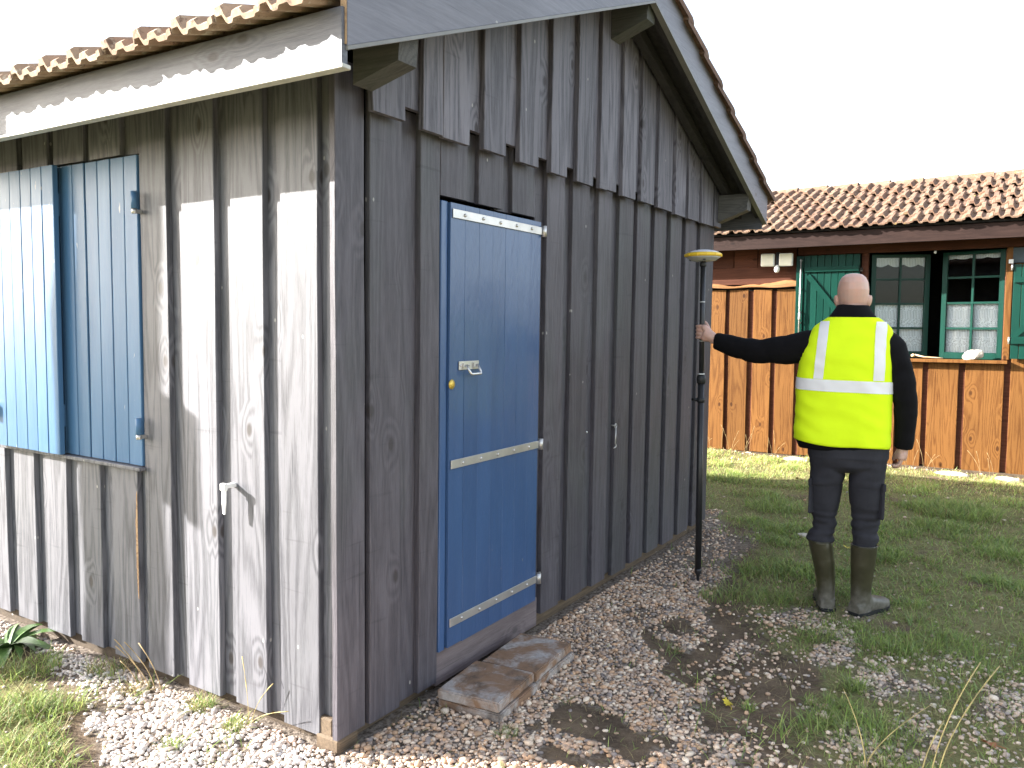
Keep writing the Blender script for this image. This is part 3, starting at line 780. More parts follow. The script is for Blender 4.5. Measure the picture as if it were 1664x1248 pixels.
MB().box(-.086, -.059, -2.49, -1.915, 1.385, 1.435, bev=.002).build('rail', M['green'], gs2)
brace(gs2, -1.935, 1.46, -2.45, 2.0, -.058)
for z in (1.42, 2.16):
    h = MB(); h.tube([(-.065, -1.898, z-.035), (-.065, -1.898, z+.035)], .010, 8); h.build('hinge', M['steel'], gs2)
MB().box(-.03, -.002, -2.50, -1.90, 2.20, 2.355, bev=.003).build('upper_board', plain('grey_blue_board', (.030, .046, .056), .6), hut)
MB().box(-.055, -.036, -1.905, -1.865, 2.195, 2.235).build('bracket', M['steel'], hut)
h = MB(); h.lathe([(.012, 0), (.012, -.02), (.005, -.03)], 10, (-.04, -1.20, 2.352), axis='z'); h.build('knob', M['whitemetal'], hut)

# hut roof
HE = -.43
def hz(x): return 2.555+SL*(x-HE)
b = MB(); b.box(-.355, -.325, -3.45, 2.75, 2.425, 2.578, bev=.003); b.build('fascia_board', M['hutfascia'], hut)
HRX = 1.42
b = MB(); b.prism([(-.34, hz(-.34)), (HRX, hz(HRX)), (HRX, hz(HRX)+.02), (-.34, hz(-.34)+.02)], 'y', -3.45, 2.75); b.build('roof_deck', M['soffit'], hut)
b = MB(); b.prism([(HRX+.001, hz(HRX)), (3.1, hz(HRX)-SL*1.68), (3.1, hz(HRX)-SL*1.68+.02), (HRX+.001, hz(HRX)+.02)], 'y', -3.45, 2.75); b.build('roof_deck', M['soffit'], hut)
TH = tile_data('roof_tile', .236, .36, M['tile_hut'], k=1.15)
uph = Vector((math.cos(ANG), 0, math.sin(ANG))); alh = Vector((0, -1, 0))
hbase = Vector((HE, 2.76, hz(HE)+.022))
for r_ in range(7):
    for c in range(27):
        t = c*.236+(.118 if r_ % 2 else 0)
        if t < 6.2: tile_at(TH, hut, hbase, uph, alh, r_*.272, t, jit=1.6)
RH = ridge_data('ridge_tile', .40, .11, M['tile_hut'])
for k in range(17): inst('ridge_tile', RH, hut, (HRX+.02, -3.5+k*.368, hz(HRX)+.01+rnd.uniform(0, .008)), (R_(-1.5), 0, R_(rnd.uniform(-2, 2))))
bt = MB(); bt.prism([(HRX+.06, hz(HRX)+.03), (3.15, hz(HRX)-SL*1.68+.03), (3.15, hz(HRX)-SL*1.68+.055), (HRX+.06, hz(HRX)+.055)], 'y', -3.46, 2.76); bt.build('rear_roof_covering', M['tile_hut'], hut)

# security light
sl = empty('security_light', (HX-.03, .437, 2.30)); tag(sl, 'twin-head white security light with motion sensor on the orange hut wall', 'light')
for y0 in (.10, -.105):
    hd = MB().box(-.12, -.075, y0-.075, y0+.075, -.062, .082, bev=.008).build('lamp_head', M['whitemetal'], sl)
    MB().box(-.1235, -.1205, y0-.066, y0+.066, -.053, .073, bev=.001).build('lamp_lens', plain('cream_lamp_lens', (.72, .68, .55), .35, amt=.05), hd)
MB().box(-.08, .0, -.018, .018, -.05, .10, bev=.004).build('bracket', plain('black_plastic', (.02, .02, .022), .5), sl)
s = MB(); s.lathe([(.012, .0), (.022, -.01), (.030, -.03), (.031, -.055), (.024, -.078), (.010, -.088)], 16, (-.075, 0, -.045)); s.build('motion_sensor', M['whitemetal'], sl)
# stone and stick on the window sill
def rock(name, loc, sx, sy, sz, mat, seed, sub=3, amp=.18):
    b = bmesh.new(); bmesh.ops.create_icosphere(b, subdivisions=sub, radius=1)
    for p in b.verts:
        k = 1+amp*(mnoise.noise(p.co*1.4+Vector((seed, 0, 0)))+.5*mnoise.noise(p.co*3.1+Vector((0, seed, 0))))
        p.co = Vector((p.co.x*sx*k, p.co.y*sy*k, max(p.co.z, -.6)*sz*k))
    me = bpy.data.meshes.new(name); b.to_mesh(me); b.free(); me.materials.append(mat)
    o = bpy.data.objects.new(name, me); o.location = loc; return link(o)
M['stone'] = plain('pale_stone', (.46, .41, .34), .85, nscale=12, amt=.2, bump=.4)
o = rock('stone', (HX-.035, -1.575, 1.275), .045, .10, .062, M['stone'], 4.2); o.rotation_euler = (R_(-14), 0, R_(8)); tag(o, 'pale stone lying on the window sill of the orange hut', 'stone')
s = MB(); s.tube([(-.02, .14, .035), (.0, .05, .014), (.01, -.06, .010), (.0, -.13, .008)], [.010, .009, .007, .004], 7); s.lathe([(.001, -.02), (.02, -.012), (.022, .006), (.001, .018)], 10, (-.02, .155, .030))
o = s.build('wooden_spoon', plain('pale_raw_wood', (.55, .38, .22), .7)); o.location = (HX-.03, -1.17, 1.232); tag(o, 'thin pale stick resting on the hut window sill', 'stick')

# ------------------------------------------------------------------ concrete slabs by the door
def slab(loc, sx, sy, h, rz, label, seed):
    b = bmesh.new(); bmesh.ops.create_cube(b, size=1)
    for p in b.verts: p.co = Vector((p.co.x*sx, p.co.y*sy, p.co.z*h))
    bmesh.ops.bevel(b, geom=list(b.edges), offset=.005, segments=2, affect='EDGES')
    bmesh.ops.subdivide_edges(b, edges=[e for e in b.edges if e.calc_length() > .15], cuts=14, use_grid_fill=True)
    for p in b.verts:
        q = p.co*16+Vector((seed, seed*2, 0))
        p.co += Vector((mnoise.noise(q), mnoise.noise(q+Vector((9, 0, 0))), mnoise.noise(q+Vector((0, 9, 0)))*.5))*.0018
    me = bpy.data.meshes.new('concrete_slab'); b.to_mesh(me); b.free(); me.materials.append(M['concrete'])
    o = bpy.data.objects.new('concrete_slab', me); o.location = loc; o.rotation_euler = (R_(rnd.uniform(-.8, .8)), R_(rnd.uniform(-.8, .8)), R_(rz)); link(o)
    tag(o, label, 'slab', 'concrete slabs stacked as a doorstep', 'thing')
slab((.640, -.205, .022), .325, .285, .041, 3, 'lower concrete slab of the near pair on the gravel below the blue door', 1)
slab((.632, -.200, .066), .318, .280, .041, 5, 'rust-stained top slab of the near pair, closest to the shed corner', 5)
slab((1.000, -.188, .019), .385, .265, .041, 3, 'lower concrete slab of the far pair beside the wooden threshold', 9)
slab((.985, -.184, .062), .378, .265, .041, 4.5, 'rust-stained top slab of the far pair with orange edge', 13)

# ------------------------------------------------------------------ pebbles
def in_view(x, y, margin=.12):
    """keep scatter to the ground the photograph (or a step aside from it) could show"""
    dx = x+2.07; dy = y+1.985; a = np.degrees(np.arctan2(dy, dx)); r = np.hypot(dx, dy)
    return (a > -16) & (a < 76) & (r > 1.6)
def outside_shed(x, y, m=.0): return ~((x > -m) & (x < 3.95+m) & (y > -m-.0) & (y < 4.3))
def pebbles():
    b = bmesh.new(); bmesh.ops.create_icosphere(b, subdivisions=1, radius=1)
    b2 = bmesh.new(); bmesh.ops.create_icosphere(b2, subdivisions=2, radius=1)
    def base(bm):
        bm.verts.ensure_lookup_table(); bm.verts.index_update()
        return np.array([p.co[:] for p in bm.verts]), np.array([[q.index for q in f.verts] for f in bm.faces])
    lo, hi = base(b), base(b2); b.free(); b2.free()
    N = 260000
    x = rng.uniform(-1.2, 7.7, N); y = rng.uniform(-3.0, 2.6, N)
    # more tries close to the camera
    N2 = 160000; x = np.concatenate([x, rng.uniform(-1.1, 2.4, N2)]); y = np.concatenate([y, rng.uniform(-2.4, 1.6, N2)])
    g = gravel_mask(x, y); far = np.hypot(x+2.07, y+1.985)
    p = sstep(.25, .85, g)*(.45+.55*sstep(.36, .52, fbm(x, y, 9.0)))+.008
    zone = sstep(-.6, -1.0, y)*sstep(2.9, 2.3, x)*sstep(.5, .9, x)
    p = p*(1-.35*zone)+.075*zone*sstep(.45, .60, fbm(x-3, y+6, 6.5))
    p = p*np.where(far > 5.2, .30, 1)
    ok = (rng.random(len(x)) < p) & in_view(x, y) & outside_shed(x, y, .012) & (x < 7.66)
    x, y, far = x[ok], y[ok], far[ok]
    cell = {}
    keep = []
    for i in range(len(x)):          # loose minimum distance
        k = (int(x[i]/.0122), int(y[i]/.0122))
        if cell.get(k, 0) < 1: cell[k] = 1; keep.append(i)
    x, y, far = x[keep], y[keep], far[keep]; n = len(x)
    V = []; F = []; Cc = []; off = 0
    pal = np.array([(.44, .32, .24), (.52, .40, .31), (.40, .27, .18), (.58, .48, .39), (.33, .26, .22), (.47, .31, .20), (.62, .54, .45), (.22, .195, .19), (.41, .34, .29), (.50, .36, .27)])
    for near in (True, False):
        sel = (far < 2.75) if near else (far >= 2.75)
        bv, bf = hi if near else lo
        xs, ys = x[sel], y[sel]; m = len(xs)
        if not m: continue
        s = rng.lognormal(math.log(.0077), .30, m); s = np.clip(s, .0045, .017)*np.where(xs > 5, 1.5, 1)
        ax = s*rng.uniform(.95, 1.5, m); ay = s*rng.uniform(.75, 1.1, m); az = s*rng.uniform(.5, .8, m)
        th = rng.uniform(0, 6.28, m); tl = rng.normal(0, .28, m)
        P = bv[None, :, :]*np.stack([ax, ay, az], 1)[:, None, :]*(1+rng.normal(0, .07, (m, len(bv), 1)))
        ct, st = np.cos(tl)[:, None], np.sin(tl)[:, None]
        X, Y, Z = P[..., 0], P[..., 1]*ct-P[..., 2]*st, P[..., 1]*st+P[..., 2]*ct
        c, sn = np.cos(th)[:, None], np.sin(th)[:, None]
        X, Y = X*c-Y*sn, X*sn+Y*c
        zb = gz(xs, ys)+az*rng.uniform(.1, .75, m)+rng.random(m)**3*.008
        P = np.stack([X+xs[:, None], Y+ys[:, None], Z+zb[:, None]], 2)
        V.append(P.reshape(-1, 3)); F.append((bf[None]+(np.arange(m)*len(bv))[:, None, None]).reshape(-1, 3)+off); off += m*len(bv)
        col = pal[rng.integers(0, len(pal), m)]*rng.uniform(.9, 1.38, (m, 1))*np.array([1.0, .945, .875])
        # pebbles lying on earth are dirtier, those in the patches further out whiter
        wt = sstep(-.9, -1.5, ys)[:, None]; col = col*(1-wt*.25)+wt*.25*np.array([.62, .58, .53]); wl = sstep(.06, -.10, xs)[:, None]; col = col*(1-wl*.5)+wl*.5*np.array([.78, .76, .73]); col = np.minimum(col, .85)  # left of the corner also whitened: sun glare painted into the pebble colour
        Cc.append(np.repeat(col, len(bv), 0))
    V = np.concatenate(V); F = np.concatenate(F); Cc = np.concatenate(Cc)
    me = np_mesh('gravel', V, F)
    at = me.color_attributes.new('tint', 'FLOAT_COLOR', 'POINT'); at.data.foreach_set('color', np.concatenate([Cc, np.ones((len(Cc), 1))], 1).astype(np.float32).ravel())
    m = NT('pebbles'); vc = m.n('ShaderNodeVertexColor', layer_name='tint')
    c = m.coord(rand=False); n1 = m.noise(c, 90.0, 3.0, .6)
    col = m.mix(m.ramp(n1, [(.40, .0), (.80, .22)]), vc.outputs[0], (.2, .15, .11))
    m.base(col, .7, .3); me.materials.append(m.m)
    me.polygons.foreach_set('use_smooth', [True]*len(me.polygons))
    o = bpy.data.objects.new('gravel', me); link(o); tag(o, 'pale rounded pebble gravel around the shed', 'gravel', kind='stuff')
    print('pebbles', n)
pebbles()

# ------------------------------------------------------------------ grass
def blades(name, x, y, L, W, col, bend, lean=.5, seed=1, z=None, parent=None):
    """grass blades: three-segment ribbons; returns the object"""
    r = np.random.default_rng(seed); n = len(x)
    az = r.uniform(0, 6.283, n); ln = r.uniform(0, lean, n)
    dx, dy = np.cos(az), np.sin(az); px, py = -dy, dx
    z0 = gz(x, y)-.004 if z is None else z
    ts = [0, .4, .75, 1.0]; ws = [1, .85, .55, .0]
    V = np.zeros((n, 7, 3)); k = 0
    for t, wv in zip(ts, ws):
        hor = L*(np.sin(ln)*t+bend*t*t); ver = L*(np.cos(ln)*t-.55*bend*t*t)
        cx, cy, cz = x+dx*hor, y+dy*hor, z0+np.maximum(ver, .003*t)
        if wv > 0:
            V[:, k] = np.stack([cx-px*W*wv/2, cy-py*W*wv/2, cz], 1); V[:, k+1] = np.stack([cx+px*W*wv/2, cy+py*W*wv/2, cz], 1); k += 2
        else: V[:, k] = np.stack([cx, cy, cz], 1)
    idx = np.arange(n)[:, None]*7
    tri = np.array([(0, 1, 3), (0, 3, 2), (2, 3, 5), (2, 5, 4), (4, 5, 6)])
    F = (idx[:, :, None]+tri[None]).reshape(-1, 3)
    me = np_mesh(name, V.reshape(-1, 3), F)
    at = me.color_attributes.new('tint', 'FLOAT_COLOR', 'POINT')
    at.data.foreach_set('color', np.repeat(np.concatenate([col, np.ones((n, 1))], 1), 7, 0).astype(np.float32).ravel())
    me.materials.append(M['blade']); me.polygons.foreach_set('use_smooth', [True]*len(me.polygons))
    o = bpy.data.objects.new(name, me); return link(o, parent)
def blade_mat():
    m = NT('grass_blades'); vc = m.n('ShaderNodeVertexColor', layer_name='tint'); m.base(vc.outputs[0], .55, .3)
    tr = m.n('ShaderNodeBsdfTranslucent'); m.l(vc.outputs[0], tr.inputs[0])
    mx = m.n('ShaderNodeMixShader'); mx.inputs[0].default_value = .35; m.l(m.b.outputs[0], mx.inputs[1]); m.l(tr.outputs[0], mx.inputs[2]); m.l(mx.outputs[0], m.out.inputs[0])
    return m.m
M['blade'] = blade_mat()
PAL_G = np.array([(.20, .285, .06), (.25, .34, .08), (.30, .37, .10), (.16, .24, .075), (.34, .39, .125), (.23, .30, .12)])
PAL_D = np.array([(.36, .29, .14), (.28, .21, .105), (.18, .13, .07), (.44, .37, .20)])
def grass_cols(n, dry, seed):
    r = np.random.default_rng(seed)
    c = PAL_G[r.integers(0, len(PAL_G), n)]*r.uniform(.75, 1.3, (n, 1))
    d = PAL_D[r.integers(0, len(PAL_D), n)]*r.uniform(.7, 1.2, (n, 1))
    return np.where((r.random(n) < dry)[:, None], d, c)
def lawn():
    N = 800000
    x = rng.uniform(-1.2, 7.6, N); y = rng.uniform(-3.4, 2.6, N)
    far = np.hypot(x+2.07, y+1.985)
    d = grass_mask(x, y); cl = fbm(x+11, y-4, 3.0)
    dens = d*(.32+.9*sstep(.40, .66, cl))*np.where(far > 6.5, .62, 1)+.006
    ok = (rng.random(N) < dens*.55) & in_view(x, y) & outside_shed(x, y, .0)
    x, y, cl, far = x[ok], y[ok], cl[ok], far[ok]; n = len(x)
    tall = sstep(.5, .75, cl)
    L = rng.uniform(.022, .055, n)*(1+.9*tall); W = rng.uniform(.0022, .0042, n)*np.where(far > 5, 1.6, 1.0)
    dry = np.clip(.30-.25*tall+.25*(fbm(x, y, 1.1)-.4)+.25*sstep(5.9, 6.9, x), .06, .6)  # extra straw share by the hut also paints the sunlit strip paler
    o = blades('grass', x, y, L, W, grass_cols(n, dry, 5)*(1+.7*sstep(5.7, 6.6, x))[:, None], rng.uniform(.2, .75, n), 1.0, 6)  # brighter tint towards the hut: sunlight of the unshaded strip painted into the blades
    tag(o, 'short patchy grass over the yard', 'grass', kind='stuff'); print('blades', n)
    # dead thatch lying flat
    N = 60000
    x = rng.uniform(-1.1, 6.8, N); y = rng.uniform(-2.8, 2.2, N)
    p = .05+.55*(1-gravel_mask(x, y))*fbm(x, y, 2.0)
    p = p+.5*sstep(1.6, .4, ((x-1.42)/.45)**2+((y+1.16)/.22)**2)
    ok = (rng.random(N) < p) & in_view(x, y) & outside_shed(x, y); x, y = x[ok], y[ok]; n = len(x)
    o = blades('dead_grass', x, y, rng.uniform(.015, .05, n), rng.uniform(.0012, .0022, n), grass_cols(n, 1.0, 9), rng.uniform(.3, .6, n), 1.5, 10, z=gz(x, y)+.006)
    tag(o, 'dry brown grass litter lying on the soil', 'grass', kind='stuff')
lawn()
def tuft(name, loc, n, rad, ln, label, cat='grass tuft', dry=.08, seed=1, wd=.0035, lean=.9, group=None):
    r = np.random.default_rng(seed)
    a = r.uniform(0, 6.283, n); q = rad*np.sqrt(r.random(n))*.7
    x, y = q*np.cos(a), q*np.sin(a)
    o = blades(name, x, y, r.uniform(.5, 1, n)*ln, r.uniform(.7, 1.2, n)*wd, grass_cols(n, dry, seed+3), r.uniform(.2, .7, n), lean, seed+5, z=np.zeros(n))
    o.location = (loc[0], loc[1], float(gz(loc[0], loc[1]))-.002)
    tag(o, label, cat, group); return o
tuft('grass_tuft', (1.60, -1.46), 120, .07, .11, 'star-shaped green grass tuft at the edge of the bare brown soil', seed=21)
tuft('grass_tuft', (1.36, -1.32), 45, .035, .065, 'small bright green tuft on the bare brown soil', seed=22)
tuft('grass_tuft', (1.16, -1.12), 45, .035, .06, 'small green tuft near the yellow leaf', seed=23)
tuft('grass_tuft', (2.14, -1.56), 120, .09, .10, 'bright upright grass tuft among the white pebbles', seed=24)
tuft('grass_tuft', (1.86, -1.52), 70, .06, .07, 'low green tuft between white pebble patches', seed=25)
tuft('grass_tuft', (1.56, -.66), 60, .06, .06, 'dark thin grass tuft in the gravel off the slabs', dry=.4, seed=26, wd=.0022)
tuft('grass_tuft', (.43, -.42), 110, .06, .055, 'dark wiry weed in the gravel below the concrete slabs', dry=.45, seed=27, wd=.0016)
tuft('grass_tuft', (2.42, -.62), 260, .18, .09, 'loose grass patch beside the foot of the survey pole', dry=.25, seed=28)
tuft('grass_tuft', (3.05, -.66), 260, .20, .10, 'spreading grass clump between the pole and the boots', dry=.25, seed=29)
tuft('grass_tuft', (5.50, -1.60), 1300, .48, .17, 'big grey-green grass clump on the lawn right of the person', dry=.12, seed=30, wd=.005)
tuft('grass_tuft', (4.85, -.30), 520, .34, .13, 'dark green grass clump past the shed corner', dry=.08, seed=31, wd=.005)
tuft('grass_tuft', (2.35, -1.36), 120, .09, .07, 'green tuft just in front of the boots', seed=32)
tuft('grass_tuft', (-.055, .70), 150, .075, .095, 'sunlit pale grass tuft at the foot of the sunny wall', dry=.4, seed=33)
tuft('grass_tuft', (-.085, .47), 130, .07, .075, 'bright sunlit tuft nearest the shed corner', dry=.25, seed=34)
tuft('grass_tuft', (-.07, 1.32), 170, .12, .09, 'dusty shaded grass tuft below the shutters', dry=.5, seed=35)
tuft('grass_tuft', (-.40, 1.16), 320, .16, .12, 'yellow-green sunlit grass clump at the lower edge of the yard', dry=.2, seed=36)
tuft('grass_tuft', (-.30, .55), 60, .05, .06, 'small sunlit weed alone on the white gravel', dry=.05, seed=37)
tuft('grass_tuft', (-.58, .98), 300, .17, .10, 'sunlit grass clump in the lower left corner', dry=.25, seed=38)

# broad-leaved dock plant
def leaf_data(name, ln, wd, mat, droop=.5, fold=.25):
    v = []; f = []; n = 6
    for i in range(n+1):
        t = i/n; wv = wd*math.sin(math.pi*(t*.93+.05))**.8*(1-.2*t); yy = ln*t; zz = ln*(.45*t-droop*t*t)
        v += [(-wv/2, yy, zz+fold*wv*.5), (0, yy, zz), (wv/2, yy, zz+fold*wv*.5)]
    for i in range(n):
        for k in (0, 1): f.append((i*3+k, i*3+k+1, (i+1)*3+k+1, (i+1)*3+k))
    return MB().add(v, f, 0, True).data(name, mat)
M['dock'] = paint('dock_leaf', (.06, .12, .028), (.10, .175, .045), rough=.4, bump=.3, scale=(30, 30, 30))
dk = empty('dock_plant', (-.16, 1.95, 0)); tag(dk, 'broad-leaved green weed at the far end of the sunny wall base', 'plant')
for k in range(24):
    me = leaf_data('leaf', rnd.uniform(.16, .30), rnd.uniform(.045, .075), M['dock'], rnd.uniform(.5, .95), .12)
    inst('leaf', me, dk, (rnd.uniform(-.02, .02), rnd.uniform(-.02, .02), 0), (R_(rnd.uniform(-8, 30)), R_(rnd.uniform(-25, 25)), k*2.4))
# dry stalks
M['straw'] = plain('dry_straw', (.42, .33, .13), .7, amt=.3)
M['straw2'] = plain('brown_seed_stalk', (.26, .18, .08), .8, amt=.3)
def stalks(loc, specs, mat, label, r0=.0022, heads=True):
    root = empty('dry_stalks', (loc[0], loc[1], float(gz(loc[0], loc[1])))); tag(root, label, 'dry stalks')
    for (dx, dy, h, bx, by) in specs:
        pts = []; rad = []
        for i in range(9):
            t = i/8; pts.append((dx+bx*t**1.7, dy+by*t**1.7, h*t*(1-.12*t))); rad.append(r0*(1-.55*t)+(.0016*math.sin(i*2.1)**2 if heads and t > .6 else 0))
        MB().tube(pts, rad, 5).build('stalk', mat, root)
stalks((.0-.07, 1.00), [(0, .06, .20, -.02, .17), (.01, .0, .19, -.01, .19), (0, -.06, .21, .0, .15), (-.01, .09, .12, -.03, .07), (0, .02, .16, -.01, .22)], M['straw2'], 'brown dry seed stalks leaning at the foot of the sunny wall')
stalks((-.05, .42), [(0, 0, .22, .02, -.10), (0, .01, .13, .01, -.20), (-.01, 0, .30, .02, .06)], M['straw'], 'thin dry grass stems in front of the sunny wall boards', .0012)
stalks((.93, -1.60), [(0, 0, .26, .10, .10), (.02, .0, .20, .26, -.18)], M['straw'], 'single pale dry stem arching over the bare soil', .0026, False)
stalks((1.00, -1.80), [(0, 0, .38, .30, -.12), (.01, -.02, .36, .34, -.16), (.02, .03, .16, .15, -.05)], M['straw'], 'pale dry grass stalks rising from the bottom right grass', .0028)
hs_ = [((7.42-rnd.uniform(0, .1)), yy) for yy in (1.15, .9, .62, .35, -.75, -1.02, -1.22, -1.75)]
lbl = ['beside the grey shed edge', 'second from the grey shed edge', 'left of the survey hand', 'below the outstretched arm', 'right of the hanging hand', 'below the window stone', 'in front of the third board from the hand', 'near the right picture edge']
for (xx, yy), lb in zip(hs_, lbl):
    stalks((xx, yy), [(rnd.uniform(-.03, .03), rnd.uniform(-.08, .08), rnd.uniform(.2, .42), rnd.uniform(-.05, .05), rnd.uniform(-.14, .14)) for _ in range(4)], M['straw2'], 'dry straw stems against the hut base '+lb, .0018)
# fallen leaves, loose stones
def fallen(loc, s, col, label, rz):
    v = []; lobes = 11
    for i in range(lobes*2):
        a = i*math.pi/lobes; r = s*(1 if i % 2 == 0 else .62)*(1+.12*math.sin(i*1.7)); v.append((r*math.cos(a), r*.8*math.sin(a), s*.22*math.sin(a*2+.6)+.004))
    v.append((0, 0, s*.12)); f = [(i, (i+1) % (lobes*2), lobes*2) for i in range(lobes*2)]
    b = MB().add(v, f, 0, True); b.tube([(0, 0, s*.1), (-s*1.2, .1*s, .004), (-s*1.7, .3*s, .004)], s*.05, 5)
    o = b.build('fallen_leaf', plain('fallen_leaf_'+str(rz), col, .6, amt=.3)); o.location = (loc[0], loc[1], float(gz(loc[0], loc[1]))+.012); o.rotation_euler = (R_(12), R_(-10), R_(rz)); tag(o, label, 'leaf')
fallen((1.152, -1.043), .030, (.55, .42, .03), 'yellow fallen leaf at the edge of the gravel', 40)
fallen((1.363, -1.962), .032, (.30, .105, .035), 'brown fallen leaf among the grass in the lower right corner', 100)
fallen((3.95, -1.02), .030, (.50, .40, .06), 'small yellow leaf in the grass behind the left leg', 70)
fallen((.225, -.53), .022, (.62, .50, .22), 'pale yellow leaf on the gravel at the bottom edge', 15)
fallen((6.25, -.18), .04, (.55, .35, .16), 'tan fallen leaf on the lawn at the shade edge', 130)
o = rock('stone', (4.10, -.70, .012), .035, .05, .02, M['stone'], 2.2, 2); tag(o, 'flat white stone chip on the bare soil left of the legs', 'stone')
o = rock('stone', (7.44, .12, .035), .08, .14, .035, M['stone'], 7.7, 3); tag(o, 'rough pale rubble stone at the base of the hut by the boards', 'stone')
o = rock('stone', (7.46, -1.45, .04), .08, .16, .035, M['stone'], 9.1, 3); tag(o, 'rough pale rubble stone at the hut base below the window', 'stone')
o = rock('stone', (7.44, -1.95, .04), .08, .13, .032, M['stone'], 3.1, 3); tag(o, 'rough pale rubble stone at the hut base near the right edge', 'stone')

# ------------------------------------------------------------------ round post with a side box, added unseen on the left to shade the shutters
M['post'] = wood('grey_shade_post_wood', (.10, .085, .07), (.19, .165, .14), (.06, .05, .04), grain=.8, rough=.85)
post = empty('shade_post', (-1.12, 3.43, 0)); tag(post, 'round post with a small side box, added out of view on the left to shade the shutters', 'post')
pts = []; rad = []
for i in range(13):
    t = i/12; pts.append((.012*math.sin(i), .012*math.cos(i*1.3), -.1+3.35*t)); rad.append(.152-.012*t+.006*math.sin(i*2.3))
MB().tube(pts, rad, 20).build('shade_post_shaft', M['post'], post)
MB().box(-.06, .06, -.07, .07, 1.93, 2.34, bev=.01).build('shade_post_box', plain('grey_plastic_box', (.35, .36, .36), .5), post, loc=(-.19*.885, -.19*.466, 0), rot=(0, 0, R_(28)))

# ------------------------------------------------------------------ survey pole with receiver
M['carbon'] = plain('black_carbon_tube', (.018, .018, .020), .38, amt=.2)
M['rubber'] = plain('black_plastic_clamp', (.012, .012, .013), .55)
M['rx_white'] = plain('receiver_white_shell', (.66, .65, .68), .35, amt=.04)
M['rx_yellow'] = plain('receiver_yellow_ring', (.80, .52, .03), .4, amt=.06)
M['rx_grey'] = plain('receiver_grey_base', (.42, .42, .40), .5, amt=.06)
pb = Vector((2.617, -.406, -.012)); pt = Vector((2.617, -.377, 1.935)); pl = (pt-pb).length
pole = empty('survey_pole', pb); pole.rotation_euler = (pt-pb).to_track_quat('Z', 'Y').to_euler()
tag(pole, 'black survey pole with yellow and white satellite receiver held upright by the person', 'survey pole')
MB().tube([(0, 0, 1.255), (0, 0, 1.908)], .0150, 14).build('upper_tube', M['carbon'], pole)
MB().tube([(0, 0, .10), (0, 0, 1.235)], .0190, 14).build('lower_tube', M['carbon'], pole)
for z in (1.700, 1.470):
    MB().tube([(0, 0, z-.002), (0, 0, z+.002)], .0158, 14).build('white_mark', M['whitemetal'], pole)
MB().tube([(0, 0, 1.272), (0, 0, 1.278)], .0195, 14).build('white_mark', M['whitemetal'], pole)
MB().lathe([(.019, 1.215), (.026, 1.222), (.028, 1.245), (.026, 1.262), (.017, 1.270)], 16).build('clamp', M['rubber'], pole)
k = MB(); k.lathe([(.020, 1.105), (.024, 1.108), (.024, 1.130), (.020, 1.134)], 14)
MB().tube([(.0, -.015, 1.12), (.0, -.055, 1.12)], [.011, .009], 8).build('clamp_lever', M['rubber'], pole); k.build('collar', M['rubber'], pole)
MB().lathe([(.019, .10), (.021, .095), (.021, .075), (.011, .06), (.009, .035), (.0015, .0)], 14).build('tip', M['carbon'], pole)
MB().lathe([(.015, 1.905), (.020, 1.910), (.020, 1.928), (.015, 1.936)], 14).build('adapter', M['rubber'], pole)
b = MB(); b.lathe([(.052, 1.938), (.070, 1.941), (.092, 1.956), (.101, 1.962)], 40); rx = b.build('receiver', M['rx_grey'], pole)
b = MB(); b.lathe([(.1012, 1.9625), (.1080, 1.967), (.1085, 1.974), (.1045, 1.981), (.097, 1.985)], 40)
for q in range(12):
    a = q*math.pi/6; b.box(-.004, .004, .100, .1105, 1.965, 1.978, bev=.001, M=Matrix.Rotation(a, 4, 'Z'))
b.build('yellow_ring', M['rx_yellow'], rx)
b = MB(); b.lathe([(.0965, 1.9855), (.084, 1.992), (.063, 1.999), (.036, 2.004), (.012, 2.006), (.001, 2.0065)], 40); b.build('dome', M['rx_white'], rx)
b = MB()
for q in range(4): b.box(-.008, .008, .070, .079, 1.9405, 1.9465, M=Matrix.Rotation(q*math.pi/2+.4, 4, 'Z'))
b.build('port_cover', M['rubber'], rx)

# ------------------------------------------------------------------ the person
def plain_sss(name, c, rough=.5):
    m = NT(name); n = m.noise(m.coord(rand=False), 24.0, 4.0)
    col = m.mix(m.ramp(n, [(.35, 0.0), (.7, 1.0)]), tuple(q*.92 for q in c), (c[0]*1.05, c[1]*.94, c[2]*.9))
    m.b.inputs['Subsurface Weight'].default_value = .12; m.b.inputs['Subsurface Radius'].default_value = (.012, .005, .003)
    m.bump(m.noise(m.coord(rand=False), 260, 2.0), .08, .002)
    return m.base(col, rough, .45)
def cloth(name, c, rough=.85, weave=600.0, amt=.18, sheen=0.0):
    m = NT(name); cc = m.coord(rand=False); n = m.noise(cc, 9.0, 4.0); wv = m.noise(cc, weave, 2.0)
    col = m.mix(m.ramp(n, [(.3, 0.0), (.7, 1.0)]), tuple(q*(1-amt) for q in c), tuple(min(1, q*(1+amt)) for q in c))
    if sheen: m.b.inputs['Sheen Weight'].default_value = sheen
    m.bump(m.math('ADD', m.math('MULTIPLY', wv, .25), m.noise(cc, 30.0, 3.0)), .25, .004)
    return m.base(col, rough, .2)
M['skin'] = plain_sss('skin', (.56, .355, .285), .40)
M['jacket'] = cloth('black_fleece', (.0045, .004, .005), .95, 350, .3)
M['vest'] = cloth('fluorescent_yellow_fabric', (.74, .96, .012), .75, 500, .03)
M['tape'] = plain('silver_reflective_tape', (.78, .76, .77), .45, amt=.05, nscale=6)
M['trouser'] = cloth('charcoal_cargo_cloth', (.031, .030, .036), .85, 450, .2)
